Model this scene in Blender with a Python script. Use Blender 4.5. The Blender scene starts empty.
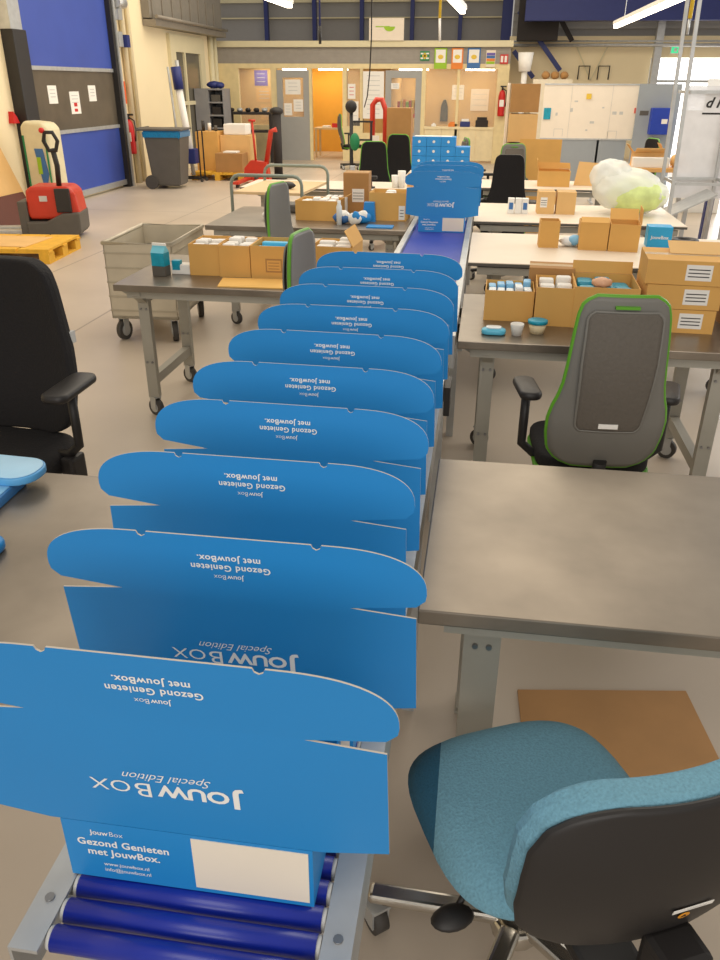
import bpy, bmesh, math, random
from math import sin, cos, pi, radians as R
from mathutils import Vector as V, Matrix as Mx
random.seed(7)
S = bpy.context.scene
COL = S.collection

# ------------------------------------------------------------ camera
cam_d = bpy.data.cameras.new('camera'); cam = bpy.data.objects.new('camera', cam_d); COL.objects.link(cam); S.camera = cam
cam_d.sensor_fit = 'VERTICAL'; cam_d.sensor_height = 24.0; cam_d.lens = 792.0*24.0/960.0
cam_d.clip_start = .02; cam_d.clip_end = 200
_p, _y, _r = R(26.57), R(8.33), R(0.3)
F_ = V((-sin(_y)*cos(_p), cos(_y)*cos(_p), -sin(_p))); R_ = V((cos(_y), sin(_y), 0)); U_ = R_.cross(F_)
R2_ = R_*cos(_r)+U_*sin(_r); U2_ = -R_*sin(_r)+U_*cos(_r)
m = Mx((R2_, U2_, -F_)).transposed().to_4x4(); m.translation = V((0, 0, 1.6)); cam.matrix_world = m
cam_d.dof.use_dof = False

# ------------------------------------------------------------ light and exposure
S.view_settings.view_transform = 'Standard'; S.view_settings.look = 'None'; S.view_settings.gamma = 1
S.view_settings.use_curve_mapping = False; S.view_settings.exposure = 0.0
W = bpy.data.worlds.new('hall_light'); S.world = W; W.use_nodes = True
bg = W.node_tree.nodes['Background']; bg.inputs[0].default_value = (1.0, .93, .84, 1); bg.inputs[1].default_value = .41
def area(name, loc, target, sx, sy, power, col):
    d = bpy.data.lights.new(name, 'AREA'); d.shape = 'RECTANGLE'; d.size = sx; d.size_y = sy; d.energy = power; d.color = col
    o = bpy.data.objects.new(name, d); COL.objects.link(o); o.location = loc
    o.rotation_euler = (V(target)-V(loc)).to_track_quat('-Z', 'Y').to_euler(); return o
area('hall_lamps_far', (-1.5, 13, 4.6), (-1.5, 13, 0), 8, 9, 520, (1, .87, .68))
area('hall_lamps_middle', (-1.0, 6.0, 4.4), (-1.0, 6.0, 0), 6, 4, 135, (1, .89, .74))
area('daylight_from_dock', (5.6, 16, 2.0), (0, 8, .6), 5, 2.6, 330, (.92, .96, 1))
area('fill_behind_camera', (.3, -8.5, 3.6), (0, 5, .6), 7, 3.0, 330, (1, .95, .9))  # added fill light, brightens the upright faces turned to the camera
area('overhead_fill_near', (-.3, -1.3, 4.3), (-.2, 1.2, .7), 3.2, 2.2, 64, (1, .94, .86))  # added overhead fill to lift the lower parts of the box lids
area('daylight_side', (4.6, 6.2, 2.6), (0, 4.0, .6), 4, 2, 85, (1, .96, .9))

# ------------------------------------------------------------ materials
MATS = {}
def mat(name, col, rough=.6, metal=0, var=.06, scale=8, bump=0, spec=.5, emit=0, alpha=1, trans=0, stretch=None, coat=0):
    if name in MATS: return MATS[name]
    c = [(x/12.92 if x <= .04045 else ((x+.055)/1.055)**2.4) for x in [k/255 for k in col]]
    mt = bpy.data.materials.new(name); mt.use_nodes = True; nt = mt.node_tree; b = nt.nodes['Principled BSDF']
    b.inputs['Roughness'].default_value = rough; b.inputs['Metallic'].default_value = metal
    b.inputs['Specular IOR Level'].default_value = spec; b.inputs['Alpha'].default_value = alpha
    b.inputs['Transmission Weight'].default_value = trans; b.inputs['Coat Weight'].default_value = coat
    tc = nt.nodes.new('ShaderNodeTexCoord'); mp = nt.nodes.new('ShaderNodeMapping'); nz = nt.nodes.new('ShaderNodeTexNoise')
    nt.links.new(tc.outputs['Object'], mp.inputs[0]); nt.links.new(mp.outputs[0], nz.inputs['Vector'])
    if stretch: mp.inputs['Scale'].default_value = stretch
    nz.inputs['Scale'].default_value = scale; nz.inputs['Detail'].default_value = 4
    rp = nt.nodes.new('ShaderNodeValToRGB'); nt.links.new(nz.outputs[0], rp.inputs[0])
    rp.color_ramp.elements[0].position = .3; rp.color_ramp.elements[1].position = .7
    rp.color_ramp.elements[0].color = [max(0, x*(1-var)) for x in c]+[1]; rp.color_ramp.elements[1].color = [min(1, x*(1+var)) for x in c]+[1]
    nt.links.new(rp.outputs[0], b.inputs['Base Color'])
    if bump:
        bp = nt.nodes.new('ShaderNodeBump'); bp.inputs['Strength'].default_value = bump; bp.inputs['Distance'].default_value = .01
        nt.links.new(nz.outputs[0], bp.inputs['Height']); nt.links.new(bp.outputs[0], b.inputs['Normal'])
    if emit:
        b.inputs['Emission Color'].default_value = c+[1]; b.inputs['Emission Strength'].default_value = emit
    MATS[name] = mt; return mt
BLUE = mat('blue_print', (36, 136, 206), .45, var=.025, scale=3, spec=.4)
BLUEIN = mat('white_board_inside', (205, 215, 225), .6)
EDGE = mat('board_edge', (200, 190, 175), .8)
WHITE = mat('white_print', (238, 238, 235), .55, var=.01)
STICK = mat('label_paper', (232, 222, 205), .7, var=.02)
PALEBLUE = mat('pale_blue_print', (130, 190, 230), .45, var=.03)
STEEL = mat('worn_steel', (139, 129, 116), .34, .7, var=.2, scale=4.5, bump=.04)
GALV = mat('galvanised', (190, 192, 192), .42, .6, var=.08, scale=14)
GREYPAINT = mat('grey_painted_steel', (168, 164, 152), .55, .1, var=.05)
BOLT = mat('bolt_steel', (150, 150, 150), .35, .9)
ROLL = mat('blue_roller', (18, 40, 150), .32, var=.05, scale=20, spec=.6)
BELT = mat('blue_belt', (42, 62, 165), .5, var=.04)
BLACKP = mat('black_plastic', (34, 31, 30), .5, var=.05)
BLACKF = mat('black_fabric', (22, 19, 20), .9, var=.12, scale=120, bump=.3)
GREYSH = mat('grey_shell', (118, 116, 110), .55, var=.03)
GREYIN = mat('grey_inset', (98, 92, 84), .7, var=.05, scale=90, bump=.2)
GREEN = mat('green_rim', (92, 160, 35), .45, var=.03)
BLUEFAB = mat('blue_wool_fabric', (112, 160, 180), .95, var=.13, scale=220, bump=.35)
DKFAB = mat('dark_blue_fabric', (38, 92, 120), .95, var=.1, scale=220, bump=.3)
CHROME = mat('brushed_aluminium', (205, 200, 190), .22, .95)
RUBBER = mat('rubber', (70, 66, 62), .7)
KRAFT = mat('kraft_cardboard', (214, 165, 90), .8, var=.05, scale=5)
KRAFT2 = mat('pale_cardboard', (222, 180, 118), .8, var=.05, scale=5)
KRAFTD = mat('dark_cardboard', (172, 128, 76), .85, var=.07, scale=6)
KIN = mat('cardboard_inside', (190, 145, 88), .85)
TAPE = mat('brown_tape', (190, 160, 110), .35)
PAPER = mat('white_paper', (235, 232, 225), .8, var=.02)
TEAL = mat('teal_film', (0, 150, 178), .4, var=.15, scale=30)
POUCH = mat('pouch_film', (225, 232, 235), .35, var=.04)
WTABLE = mat('white_laminate', (228, 215, 196), .4, var=.02)
CREAM = mat('cream_wall', (240, 224, 186), .85, var=.02, scale=1.5)
GREYW = mat('grey_cladding', (150, 148, 146), .7, var=.02)
CREAMTRIM = mat('cream_trim', (215, 205, 170), .6, var=.02)
DOORGREY = mat('door_grey', (158, 158, 155), .5, var=.02)
DOORBLUE = mat('door_blue', (58, 80, 165), .5, var=.05, scale=2)
DKBLUE = mat('steel_blue_paint', (34, 46, 110), .5, var=.04)
DKWIN = mat('smoked_door_window', (92, 84, 72), .3, var=.16, scale=4)
OCHRE = mat('ochre_wall', (228, 165, 60), .8, var=.02)
TANW = mat('tan_wall', (208, 174, 118), .8, var=.03)
RED = mat('red_paint', (192, 52, 28), .4, var=.05)
REDD = mat('signal_red', (200, 30, 25), .45)
YELW = mat('pallet_yellow', (222, 170, 50), .7, var=.1, scale=14)
WOOD = mat('pale_wood', (215, 185, 140), .7, var=.1, scale=10, stretch=(1, 8, 1))
BINGREY = mat('bin_grey', (88, 84, 78), .6, var=.06)
BINBAG = mat('blue_bin_liner', (20, 120, 170), .3, var=.2, scale=30)
CARTGREY = mat('cart_aluminium', (196, 186, 165), .5, .25, var=.06)
WHITEB = mat('whiteboard', (236, 226, 210), .35, var=.02)
PANELG = mat('panel_grey', (150, 158, 165), .5, var=.02)
LAMP = mat('lamp_tube', (255, 240, 215), .5, emit=9)
WINLIT = mat('overexposed_daylight', (255, 255, 255), .5, emit=2.6)
EXITG = mat('exit_green', (60, 190, 130), .5, emit=1.2)
DKGLASS = mat('dark_window_glass', (96, 92, 80), .12, var=.1, scale=2)
CLEAR = mat('clear_glass', (235, 240, 235), .05, alpha=.10, spec=.6)
SHEET = mat('translucent_sheet', (238, 238, 240), .35, alpha=.75)
BAGW = mat('clear_plastic_bag', (250, 252, 246), .3, alpha=.62, var=.04, scale=4)
BAGG = mat('lime_plastic_filling', (212, 228, 150), .5, var=.15, scale=12)
LIME = mat('lime_sign', (150, 190, 40), .6); ORAN = mat('orange_sign', (225, 130, 50), .6); SBLU = mat('blue_sign', (60, 110, 170), .6)
SGRN = mat('first_aid_green', (30, 130, 80), .6); PURP = mat('purple_print', (110, 95, 170), .7)
YEL = mat('safety_yellow', (225, 190, 60), .5)
DARKST = mat('dark_structure', (45, 40, 38), .8)
LGREY = mat('light_grey_print', (195, 195, 192), .7)

# ------------------------------------------------------------ mesh builder
class MB:
    def __init__(s): s.bm = bmesh.new(); s.mi = 0
    def _fin(s, faces, mi):
        for f in faces: f.material_index = mi
    def box(s, x0, x1, y0, y1, z0, z1, mi=0, bev=0):
        vs = [s.bm.verts.new(p) for p in ((x0,y0,z0),(x1,y0,z0),(x1,y1,z0),(x0,y1,z0),(x0,y0,z1),(x1,y0,z1),(x1,y1,z1),(x0,y1,z1))]
        fs = [s.bm.faces.new([vs[i] for i in q]) for q in ((3,2,1,0),(4,5,6,7),(0,1,5,4),(1,2,6,5),(2,3,7,6),(3,0,4,7))]
        s._fin(fs, mi)
        if bev:
            es = list({e for f in fs for e in f.edges})
            r = bmesh.ops.bevel(s.bm, geom=es, offset=bev, segments=2, affect='EDGES', profile=.6); s._fin(r['faces'], mi)
        return s
    def cyl(s, p0, p1, r, mi=0, n=16, r2=None):
        p0, p1 = V(p0), V(p1); d = p1-p0; q = d.to_track_quat('Z', 'Y'); r2 = r if r2 is None else r2
        a = [s.bm.verts.new(p0+q@V((r*cos(2*pi*i/n), r*sin(2*pi*i/n), 0))) for i in range(n)]
        b = [s.bm.verts.new(p1+q@V((r2*cos(2*pi*i/n), r2*sin(2*pi*i/n), 0))) for i in range(n)]
        fs = [s.bm.faces.new((a[i], a[(i+1)%n], b[(i+1)%n], b[i])) for i in range(n)]
        for f in fs: f.smooth = True
        fs += [s.bm.faces.new(a[::-1]), s.bm.faces.new(b)]
        s._fin(fs, mi); return s
    def tube(s, pts, r, mi=0, n=8, closed=False):
        pts = [V(p) for p in pts]; N = len(pts); rings = []
        prev = None
        for i, p in enumerate(pts):
            if closed: t = (pts[(i+1)%N]-pts[i-1]).normalized()
            else: t = (pts[min(i+1, N-1)]-pts[max(i-1, 0)]).normalized()
            if prev is None:
                up = V((0,0,1)) if abs(t.z) < .9 else V((1,0,0)); u = t.cross(up).normalized()
            else:
                u = (prev-t*prev.dot(t)).normalized()
            prev = u; w = t.cross(u)
            rings.append([s.bm.verts.new(p+(u*cos(2*pi*k/n)+w*sin(2*pi*k/n))*r) for k in range(n)])
        fs = []
        for i in range(N if closed else N-1):
            a, b = rings[i], rings[(i+1)%N]
            for k in range(n):
                f = s.bm.faces.new((a[k], a[(k+1)%n], b[(k+1)%n], b[k])); f.smooth = True; fs.append(f)
        if not closed: fs += [s.bm.faces.new(rings[0][::-1]), s.bm.faces.new(rings[-1])]
        s._fin(fs, mi); return s
    def bar(s, p0, p1, w, h, mi=0, up=(0,0,1)):
        p0, p1 = V(p0), V(p1); t = (p1-p0).normalized(); up = V(up)
        if abs(t.dot(up)) > .95: up = V((0,1,0))
        u = t.cross(up).normalized(); v = u.cross(t)
        c = [(-1,-1),(1,-1),(1,1),(-1,1)]
        a = [s.bm.verts.new(p0+u*w/2*x+v*h/2*y) for x, y in c]; b = [s.bm.verts.new(p1+u*w/2*x+v*h/2*y) for x, y in c]
        fs = [s.bm.faces.new((a[i], a[(i+1)%4], b[(i+1)%4], b[i])) for i in range(4)]+[s.bm.faces.new(a[::-1]), s.bm.faces.new(b)]
        s._fin(fs, mi); return s
    def prism(s, poly, y0, y1, mi=0, side=None, plane='XZ', top=None):
        # poly (a,b) extruded along the third axis
        f3 = {'XZ': lambda a, b, c: (a, c, b), 'XY': lambda a, b, c: (a, b, c), 'YZ': lambda a, b, c: (c, a, b)}[plane]
        A = [s.bm.verts.new(f3(a, b, y0)) for a, b in poly]; B = [s.bm.verts.new(f3(a, b, y1)) for a, b in poly]; n = len(poly)
        fr = s.bm.faces.new(A); bk = s.bm.faces.new(B[::-1]); fr.material_index = mi; bk.material_index = mi if top is None else top
        for i in range(n):
            f = s.bm.faces.new((A[i], B[i], B[(i+1)%n], A[(i+1)%n])); f.material_index = mi if side is None else side
        return s
    def lathe(s, prof, c=(0,0,0), mi=0, n=24, sx=1, sy=1):
        rings = []
        for r, z in prof: rings.append([s.bm.verts.new((c[0]+r*sx*cos(2*pi*i/n), c[1]+r*sy*sin(2*pi*i/n), c[2]+z)) for i in range(n)])
        fs = []
        for a, b in zip(rings, rings[1:]):
            for i in range(n):
                f = s.bm.faces.new((a[i], a[(i+1)%n], b[(i+1)%n], b[i])); f.smooth = True; fs.append(f)
        fs += [s.bm.faces.new(rings[0][::-1]), s.bm.faces.new(rings[-1])]
        s._fin(fs, mi); return s
    def rslab(s, w, d, h, r, c=(0,0,0), mi=0, dome=0, n=7, side=None, rt=.3):
        # rounded-rectangle cushion: outline in XY, softened top and bottom edges
        def outline(k, dw):
            out = []
            for cx, cy, a0 in ((1,1,0), (-1,1,90), (-1,-1,180), (1,-1,270)):
                for j in range(n):
                    a = R(a0+90*j/(n-1)); rr = max(r-dw, .002)
                    out.append((c[0]+cx*(w/2-r)+rr*cos(a), c[1]+cy*(d/2-r)+rr*sin(a), c[2]+k))
            return out
        e = h*rt
        lv = [(0, e), (e*.3, e*.3), (e, 0), (h-e, 0), (h-e*.3, e*.3), (h, e)]
        rings = [[s.bm.verts.new(p) for p in outline(k, dw)] for k, dw in lv]
        if dome:
            rings.append([s.bm.verts.new((c[0]+(v.co.x-c[0])*.6, c[1]+(v.co.y-c[1])*.6, v.co.z+dome)) for v in rings[-1]])
        fs = []; m_ = len(rings[0])
        for a, b in zip(rings, rings[1:]):
            for i in range(m_):
                f = s.bm.faces.new((a[i], a[(i+1)%m_], b[(i+1)%m_], b[i])); f.smooth = True; fs.append(f)
        t = s.bm.faces.new(rings[-1]); t.smooth = True; fs += [s.bm.faces.new(rings[0][::-1]), t]
        s._fin(fs, mi); return s
    def blob(s, c, rx, ry, rz, mi=0, amp=.0, n=14, seed=0):
        rnd = random.Random(seed); ph = [rnd.uniform(0, 6.28) for _ in range(6)]
        r = bmesh.ops.create_uvsphere(s.bm, u_segments=n*2, v_segments=n, radius=1)
        for v in r['verts']:
            p = v.co.copy()
            k = 1+amp*(sin(5*p.x+ph[0])*sin(4*p.y+ph[1])+.6*sin(9*p.z+ph[2])*sin(8*p.x+ph[3])+.4*sin(15*p.y+ph[4]+7*p.x))
            v.co = (c[0]+p.x*rx*k, c[1]+p.y*ry*k, c[2]+p.z*rz*k)
        for f in {f for v in r['verts'] for f in v.link_faces}: f.material_index = mi; f.smooth = True
        return s
    def text(s, txt, size, pos, mi, flip=False, bold=0, shear=0, off=-.0005, track=1, plane='XZ', align='CENTER', yaw=0, wx=1.0):
        cu = bpy.data.curves.new('lettering', 'FONT'); cu.body = txt; cu.size = size; cu.offset = bold*size; cu.shear = shear
        cu.space_character = track; cu.align_x = align; cu.resolution_u = 3
        o = bpy.data.objects.new('lettering', cu); COL.objects.link(o); dg = bpy.context.evaluated_depsgraph_get(); dg.update()
        me = bpy.data.meshes.new_from_object(o.evaluated_get(dg))
        for v_ in me.vertices: v_.co.x *= wx
        sg = -1 if flip else 1
        mp = {'XZ': lambda a, b: (pos[0]+sg*a, off, pos[1]+sg*b), 'XY': lambda a, b: (pos[0]+sg*a, pos[1]+sg*b, off), 'YZ': lambda a, b: (off, pos[0]+sg*a, pos[1]+sg*b)}[plane]
        vs = [s.bm.verts.new(mp(v.co.x, v.co.y)) for v in me.vertices]
        for p in me.polygons:
            try: f = s.bm.faces.new([vs[i] for i in p.vertices]); f.material_index = mi
            except ValueError: pass
        w = max([v.co.x for v in me.vertices] or [0])
        bpy.data.objects.remove(o); bpy.data.meshes.remove(me); bpy.data.curves.remove(cu); return w
    def build(s, name, mats, parent=None, loc=None, keep=False):
        if not isinstance(mats, (list, tuple)): mats = [mats]
        bm = s.bm
        me = bpy.data.meshes.new(name)
        if not keep: bmesh.ops.recalc_face_normals(bm, faces=[f for f in bm.faces if len(f.verts) > 2 and any(not e.is_boundary for e in f.edges)])
        bm.to_mesh(me); bm.free()
        for m_ in mats: me.materials.append(m_)
        o = bpy.data.objects.new(name, me); COL.objects.link(o)
        if parent: o.parent = parent
        if loc: o.location = loc
        return o

def tag(o, label, cat, group=None, kind=None):
    o['label'] = label; o['category'] = cat
    if group: o['group'] = group
    if kind: o['kind'] = kind
    return o
def thing(name, label, cat, loc=(0,0,0), rz=0, group=None):
    o = bpy.data.objects.new(name, None); COL.objects.link(o); o.location = loc; o.rotation_euler = (0,0,rz); o.empty_display_size = .05
    return tag(o, label, cat, group)
def struct(o): o['kind'] = 'structure'; return o
def copy_tree(o, parent=None):
    c = o.copy(); COL.objects.link(c); c.parent = parent
    for ch in list(o.children): copy_tree(ch, c)
    return c

# ------------------------------------------------------------ setting
def floor_mat():
    mt = bpy.data.materials.new('sealed_screed_floor'); mt.use_nodes = True; nt = mt.node_tree; b = nt.nodes['Principled BSDF']
    tc = nt.nodes.new('ShaderNodeTexCoord'); n1 = nt.nodes.new('ShaderNodeTexNoise'); n1.inputs['Scale'].default_value = .9; n1.inputs['Detail'].default_value = 6
    nt.links.new(tc.outputs['Object'], n1.inputs['Vector'])
    rp = nt.nodes.new('ShaderNodeValToRGB'); nt.links.new(n1.outputs[0], rp.inputs[0])
    rp.color_ramp.elements[0].position = .3; rp.color_ramp.elements[1].position = .72
    rp.color_ramp.elements[0].color = (.46, .385, .305, 1); rp.color_ramp.elements[1].color = (.57, .485, .39, 1)
    sp = nt.nodes.new('ShaderNodeSeparateXYZ'); nt.links.new(tc.outputs['Object'], sp.inputs[0]); mask = None
    for ax, val in (('X', -2.84), ('X', -3.97), ('Y', 11.0), ('X', 2.2)):
        a = nt.nodes.new('ShaderNodeMath'); a.operation = 'SUBTRACT'; nt.links.new(sp.outputs[ax], a.inputs[0]); a.inputs[1].default_value = val
        c = nt.nodes.new('ShaderNodeMath'); c.operation = 'ABSOLUTE'; nt.links.new(a.outputs[0], c.inputs[0])
        l = nt.nodes.new('ShaderNodeMath'); l.operation = 'LESS_THAN'; nt.links.new(c.outputs[0], l.inputs[0]); l.inputs[1].default_value = .008
        if mask is None: mask = l
        else:
            k = nt.nodes.new('ShaderNodeMath'); k.operation = 'MAXIMUM'; nt.links.new(mask.outputs[0], k.inputs[0]); nt.links.new(l.outputs[0], k.inputs[1]); mask = k
    mx = nt.nodes.new('ShaderNodeMix'); mx.data_type = 'RGBA'; nt.links.new(mask.outputs[0], mx.inputs[0]); nt.links.new(rp.outputs[0], mx.inputs[6]); mx.inputs[7].default_value = (.3, .25, .2, 1)
    nt.links.new(mx.outputs[2], b.inputs['Base Color']); b.inputs['Roughness'].default_value = .38; b.inputs['Specular IOR Level'].default_value = .45
    return mt
struct(MB().box(-6.3, 9, -1.5, 26, -.1, 0).build('floor', floor_mat()))
struct(MB().box(-6.3, -6.15, -1.5, 19.5, 0, 4.4).build('wall_left', CREAM))
struct(MB().box(.35, 3.62, 21.6, 21.8, 0, 2.62).build('wall_back_right', CREAM))
struct(MB().box(-8, .4, 24, 24.2, 2.0, 5).build('wall_back', GREYW))
g = MB().box(.4, 9, 21.9, 22.1, 2.5, 5)
for k in range(9): g.box(.4, 9, 21.86, 21.9, 2.62+k*.16, 2.68+k*.16)
struct(g.build('wall_back_upper_right', GREYW))
struct(MB().box(-8, .2, 23.9, 24, 3.15, 3.18).box(-8, .2, 23.9, 24, 3.52, 3.62).build('trim_1', CREAMTRIM))
for x in (-6.08, -4.77, -3.5, -2.17, -.92, .27):
    w = .05 if x < 0 else .13
    struct(MB().box(x-w, x+w, 23.75, 23.9, 2.0, 5).build('trim_2', DKBLUE))
struct(MB().box(.62, 9, 20.4, 20.7, 2.86, 3.25).build('trim_3', DKBLUE))                       # blue girder
struct(MB().box(.5, 1.4, 20.9, 21.5, 2.5, 4).build('trim_4', DARKST))
struct(MB().cyl((.4, 21.3, 2.42), (9, 21.3, 2.42), .035).cyl((.4,21.3,2.5),(9,21.3,2.5),.02).build('trim_5', GALV))
for a, b in (((.5, 21.2, 3.1), (1.55, 21.2, 1.9)), ((.45, 21.2, 2.3), (.95, 21.2, 1.75)), ((1.4, 21.2, 3.0), (1.75, 21.2, 2.5))):
    struct(MB().bar(a, b, .08, .1).build('trim_6', DKBLUE if a[0] < 1 else DARKST))
struct(MB().bar((1.9,21.55,2.4),(2.3,21.55,1.7),.015,.03).bar((2.6,21.55,2.4),(2.3,21.55,1.7),.015,.03).build('trim_7', CREAMTRIM))
# upper cladding and cable tray above the left wall
struct(MB().box(-6.145, -6.0, 15.3, 19.5, 2.62, 4.4).build('wall_left_upper', mat('dim_cladding', (128, 122, 112), .8)))
tr = MB().box(-6.14, -5.9, 15.3, 19.45, 2.5, 2.6).cyl((-5.88, 15.3, 2.64), (-5.88, 19.45, 2.64), .03)
for k in range(8): tr.box(-6.0, -5.98, 15.4+k*.5, 15.45+k*.5, 2.6, 3.1)
struct(tr.build('trim_8', mat('tray_steel', (140, 132, 120), .5, .3)))
for y, x in ((14.3, .05), (14.55, .04), (18.9, .06), (19.2, .05)):
    struct(MB().cyl((-6.1, y, 0), (-6.1, y, 2.5 if y > 15 else 4.2), x).build('trim_9', CREAMTRIM if y > 15 else mat('pipe_cream', (205, 190, 155), .6)))
# roller door in the left wall
d = thing('door_1', 'tall blue roller door with a dark window band and three notices', 'door', (0,0,0)); del d['category']; del d['label']; struct(d)
MB().box(-6.15, -6.10, 10.88, 13.7, 1.80, 4.2).box(-6.15, -6.10, 10.88, 13.7, .12, .93).build('door_curtain', DOORBLUE, d)
MB().box(-6.15, -6.105, 10.88, 13.7, .97, 1.75).build('door_window', DKWIN, d)
MB().box(-6.15, -6.08, 10.88, 13.7, .93, .98).box(-6.15, -6.08, 10.88, 13.7, 1.75, 1.80).box(-6.15, -6.07, 10.88, 13.7, .04, .12).build('aluminium_rail', GALV, d)
MB().box(-6.15, -6.02, 13.7, 13.8, 0, 4.2).build('door_guide', BLACKP, d); MB().box(-6.15, -6.0, 13.8, 13.86, 0, 4.2).build('door_guide', GALV, d)
MB().box(-6.15, -6.0, 10.62, 10.9, 2.2, 4.2).build('door_post', GALV, d)
p = MB().box(-6.15, -5.98, 10.62, 10.95, 0, 2.2, bev=.01); p.build('door_post', BLACKP, d)
MB().box(-5.98, -5.96, 10.7, 10.8, .95, 1.15).build('door_switch', GALV, d)
for (y0, y1, z0, z1, red) in ((11.5, 11.75, 1.33, 1.56, 0), (12.12, 12.42, 1.18, 1.48, 1), (12.75, 13.0, 1.34, 1.56, 0)):
    mb = MB().box(-6.105, -6.10, y0, y1, z0, z1)
    for k in range(3): mb.box(-6.0995, -6.099, y0+.05, y1-.05, z1-.06-k*.045, z1-.048-k*.045, 1)
    if red: mb.box(-6.0995, -6.099, y0+.1, y1-.1, z0+.1, z0+.15, 2).box(-6.0995, -6.099, y0+.1, y1-.1, z0+.03, z0+.07, 2)
    n = mb.build('notice', [PAPER, LGREY, REDD]); tag(n, 'white notice on the dark band of the roller door, %s' % ('middle one with red symbol' if red else ('left of the three' if y0 < 12 else 'right of the three')), 'notice', 'notices on the roller door')
# side window in left wall
w1 = MB(); y0, y1, z0, z1 = 16.4, 18.4, .25, 2.44
for a, b, c, e in ((y0, y0+.28, z0, z1), (y1-.28, y1, z0, z1), (y0+.28, y1-.28, z1-.3, z1), (y0+.28, y1-.28, z0, z0+.1), (y0+.28, 17.15, 1.2, 1.27), (17.22, y1-.28, 1.2, 1.27), (17.15, 17.22, z0+.1, z1-.3)): w1.box(-6.15, -6.08, a, b, c, e)
wf = struct(w1.build('window_1', CREAMTRIM)); MB().box(-6.15, -6.12, y0+.05, y1-.05, z0+.05, z1-.1).build('pane', DKGLASS, wf)

# ------------------------------------------------------------ office front at the back left
OY = 19.5
of = MB()
of.box(-6.15, .36, OY, OY+.12, 2.0, 2.32, 0)
for k in range(5): of.box(-6.15, .36, OY-.012, OY, 2.03+k*.06, 2.05+k*.06, 0)
struct(of.build('wall_office_band', mat('band_grey', (158, 152, 143), .6)))
struct(MB().box(-6.2, .4, OY-.08, OY+3.2, 2.32, 2.44).build('trim_10', CREAMTRIM))
posts = MB()
for a, b in ((-6.15, -5.69), (-4.94, -4.8), (-4.08, -4.0), (-3.3, -3.2), (-2.9, -2.84), (-1.53, -1.44), (-.755, -.70), (.11, .36)): posts.box(a, b, OY, OY+.1, 0, 1.9)
posts.box(-6.15, .36, OY, OY+.1, 1.901, 1.999)
posts.box(-5.69, -4.94, OY, OY+.1, 0, .74); posts.box(-3.2, -2.9, OY, OY+.1, 0, .74); posts.box(-2.84, -2.32, OY, OY+.1, 0, .6)
struct(posts.build('wall_office', mat('office_frame_cream', (226, 208, 160), .7)))
cb = MB()
for k in range(4): cb.box(-1.43+k*.385, -1.05+k*.385, OY, OY+.1, .05, .7)
cb.box(-1.44, .11, OY-.02, OY+.16, .70, .75)
struct(cb.build('wall_office_sill', mat('sill_cream', (228, 212, 172), .6)))
for i, (a, b, z) in enumerate(((-5.69, -4.94, .74), (-3.2, -2.9, .74), (-1.44, -.755, .75), (-.70, .11, .75))):
    struct(MB().box(a, b, OY+.04, OY+.05, z, 1.9).build('window_%d' % (i+2), CLEAR))
struct(MB().box(-6.15, .36, 22.4, 22.5, 0, 2.3).build('wall_office_back', TANW))
struct(MB().box(-4.78, -3.7, 22.25, 22.4, 0, 2.3).build('wall_office_ochre', OCHRE))
struct(MB().box(.3, .36, OY+.1, 22.5, 0, 2.3).build('wall_office_right', TANW))
struct(MB().box(-6.2, -6.15, OY, 22.5, 0, 2.3).build('wall_office_left', TANW))
struct(MB().box(-2.35, -2.25, OY+.3, 22.4, 0, 2.3).build('wall_office_divider', TANW))
struct(MB().box(-6.2, .36, OY+.12, 22.5, 1.99, 2.2).build('ceiling', CREAMTRIM))
for i, x in enumerate((-4.95, -3.9, -1.9, -.3)):
    f = tag(MB().box(x-.35, x+.35, 21.6, 21.85, 1.90, 1.99).build('office_lamp', LAMP), 'lit strip lamp under the office ceiling, %s' % ('far left, over the posters', 'over the open doorway', 'over the grey glazed door', 'over the right hand window')[i], 'lamp', 'office strip lamps')
def light(name, loc, pw, sz=.8):
    area(name, loc, (loc[0], loc[1], 0), sz, sz, pw, (1, .88, .70))
light('office_light', (-3.8, 21, 1.96), 19, 1.4); light('office_light', (-.8, 21, 1.96), 18, 1.4); light('office_light', (-5.3, 20.2, 1.96), 9, .6)
def odoor(n, x0, x1, glass, name_mat):
    dd = MB()
    dd.box(x0, x0+.13, OY-.02, OY+.04, 0, 1.87); dd.box(x1-.13, x1, OY-.02, OY+.04, 0, 1.87)
    dd.box(x0+.13, x1-.13, OY-.02, OY+.04, 0, glass[0]); dd.box(x0+.13, x1-.13, OY-.02, OY+.04, glass[1], 1.87)
    o = struct(dd.build('door_%d' % n, name_mat)); MB().box(x0+.13, x1-.13, OY+.005, OY+.015, *glass).build('pane', CLEAR, o)
    MB().box(x0+.03, x0+.06, OY-.07, OY-.02, .88, 1.0).build('door_handle', BOLT, o); return o
odoor(2, -4.80, -4.06, (.92, 1.72), DOORGREY); odoor(3, -2.33, -1.53, (.62, 1.72), DOORGREY)
def sheet(x0, x1, z0, z1, m_, label, name='paper_notice', cat='notice', grp='papers on the office front', y=OY-.03, lines=3, mark=None):
    mb = MB().box(x0, x1, y-.006, y, z0, z1)
    for k in range(lines):
        zz = z1-(z1-z0)*(k+1)/(lines+1); mb.box(x0+(x1-x0)*.2, x1-(x1-x0)*.2, y-.008, y-.006, zz, zz+.012, 1)
    return tag(mb.build(name, [m_, mark or LGREY]), label, cat, grp)
sheet(-4.6, -4.25, 1.38, 1.68, PAPER, 'white paper at the top of the left grey door pane')
sheet(-4.64, -4.46, .95, 1.2, PAPER, 'white paper low left on the left grey door pane')
sheet(-4.42, -4.2, 1.03, 1.28, PAPER, 'bright white paper low right on the left grey door pane')
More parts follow.
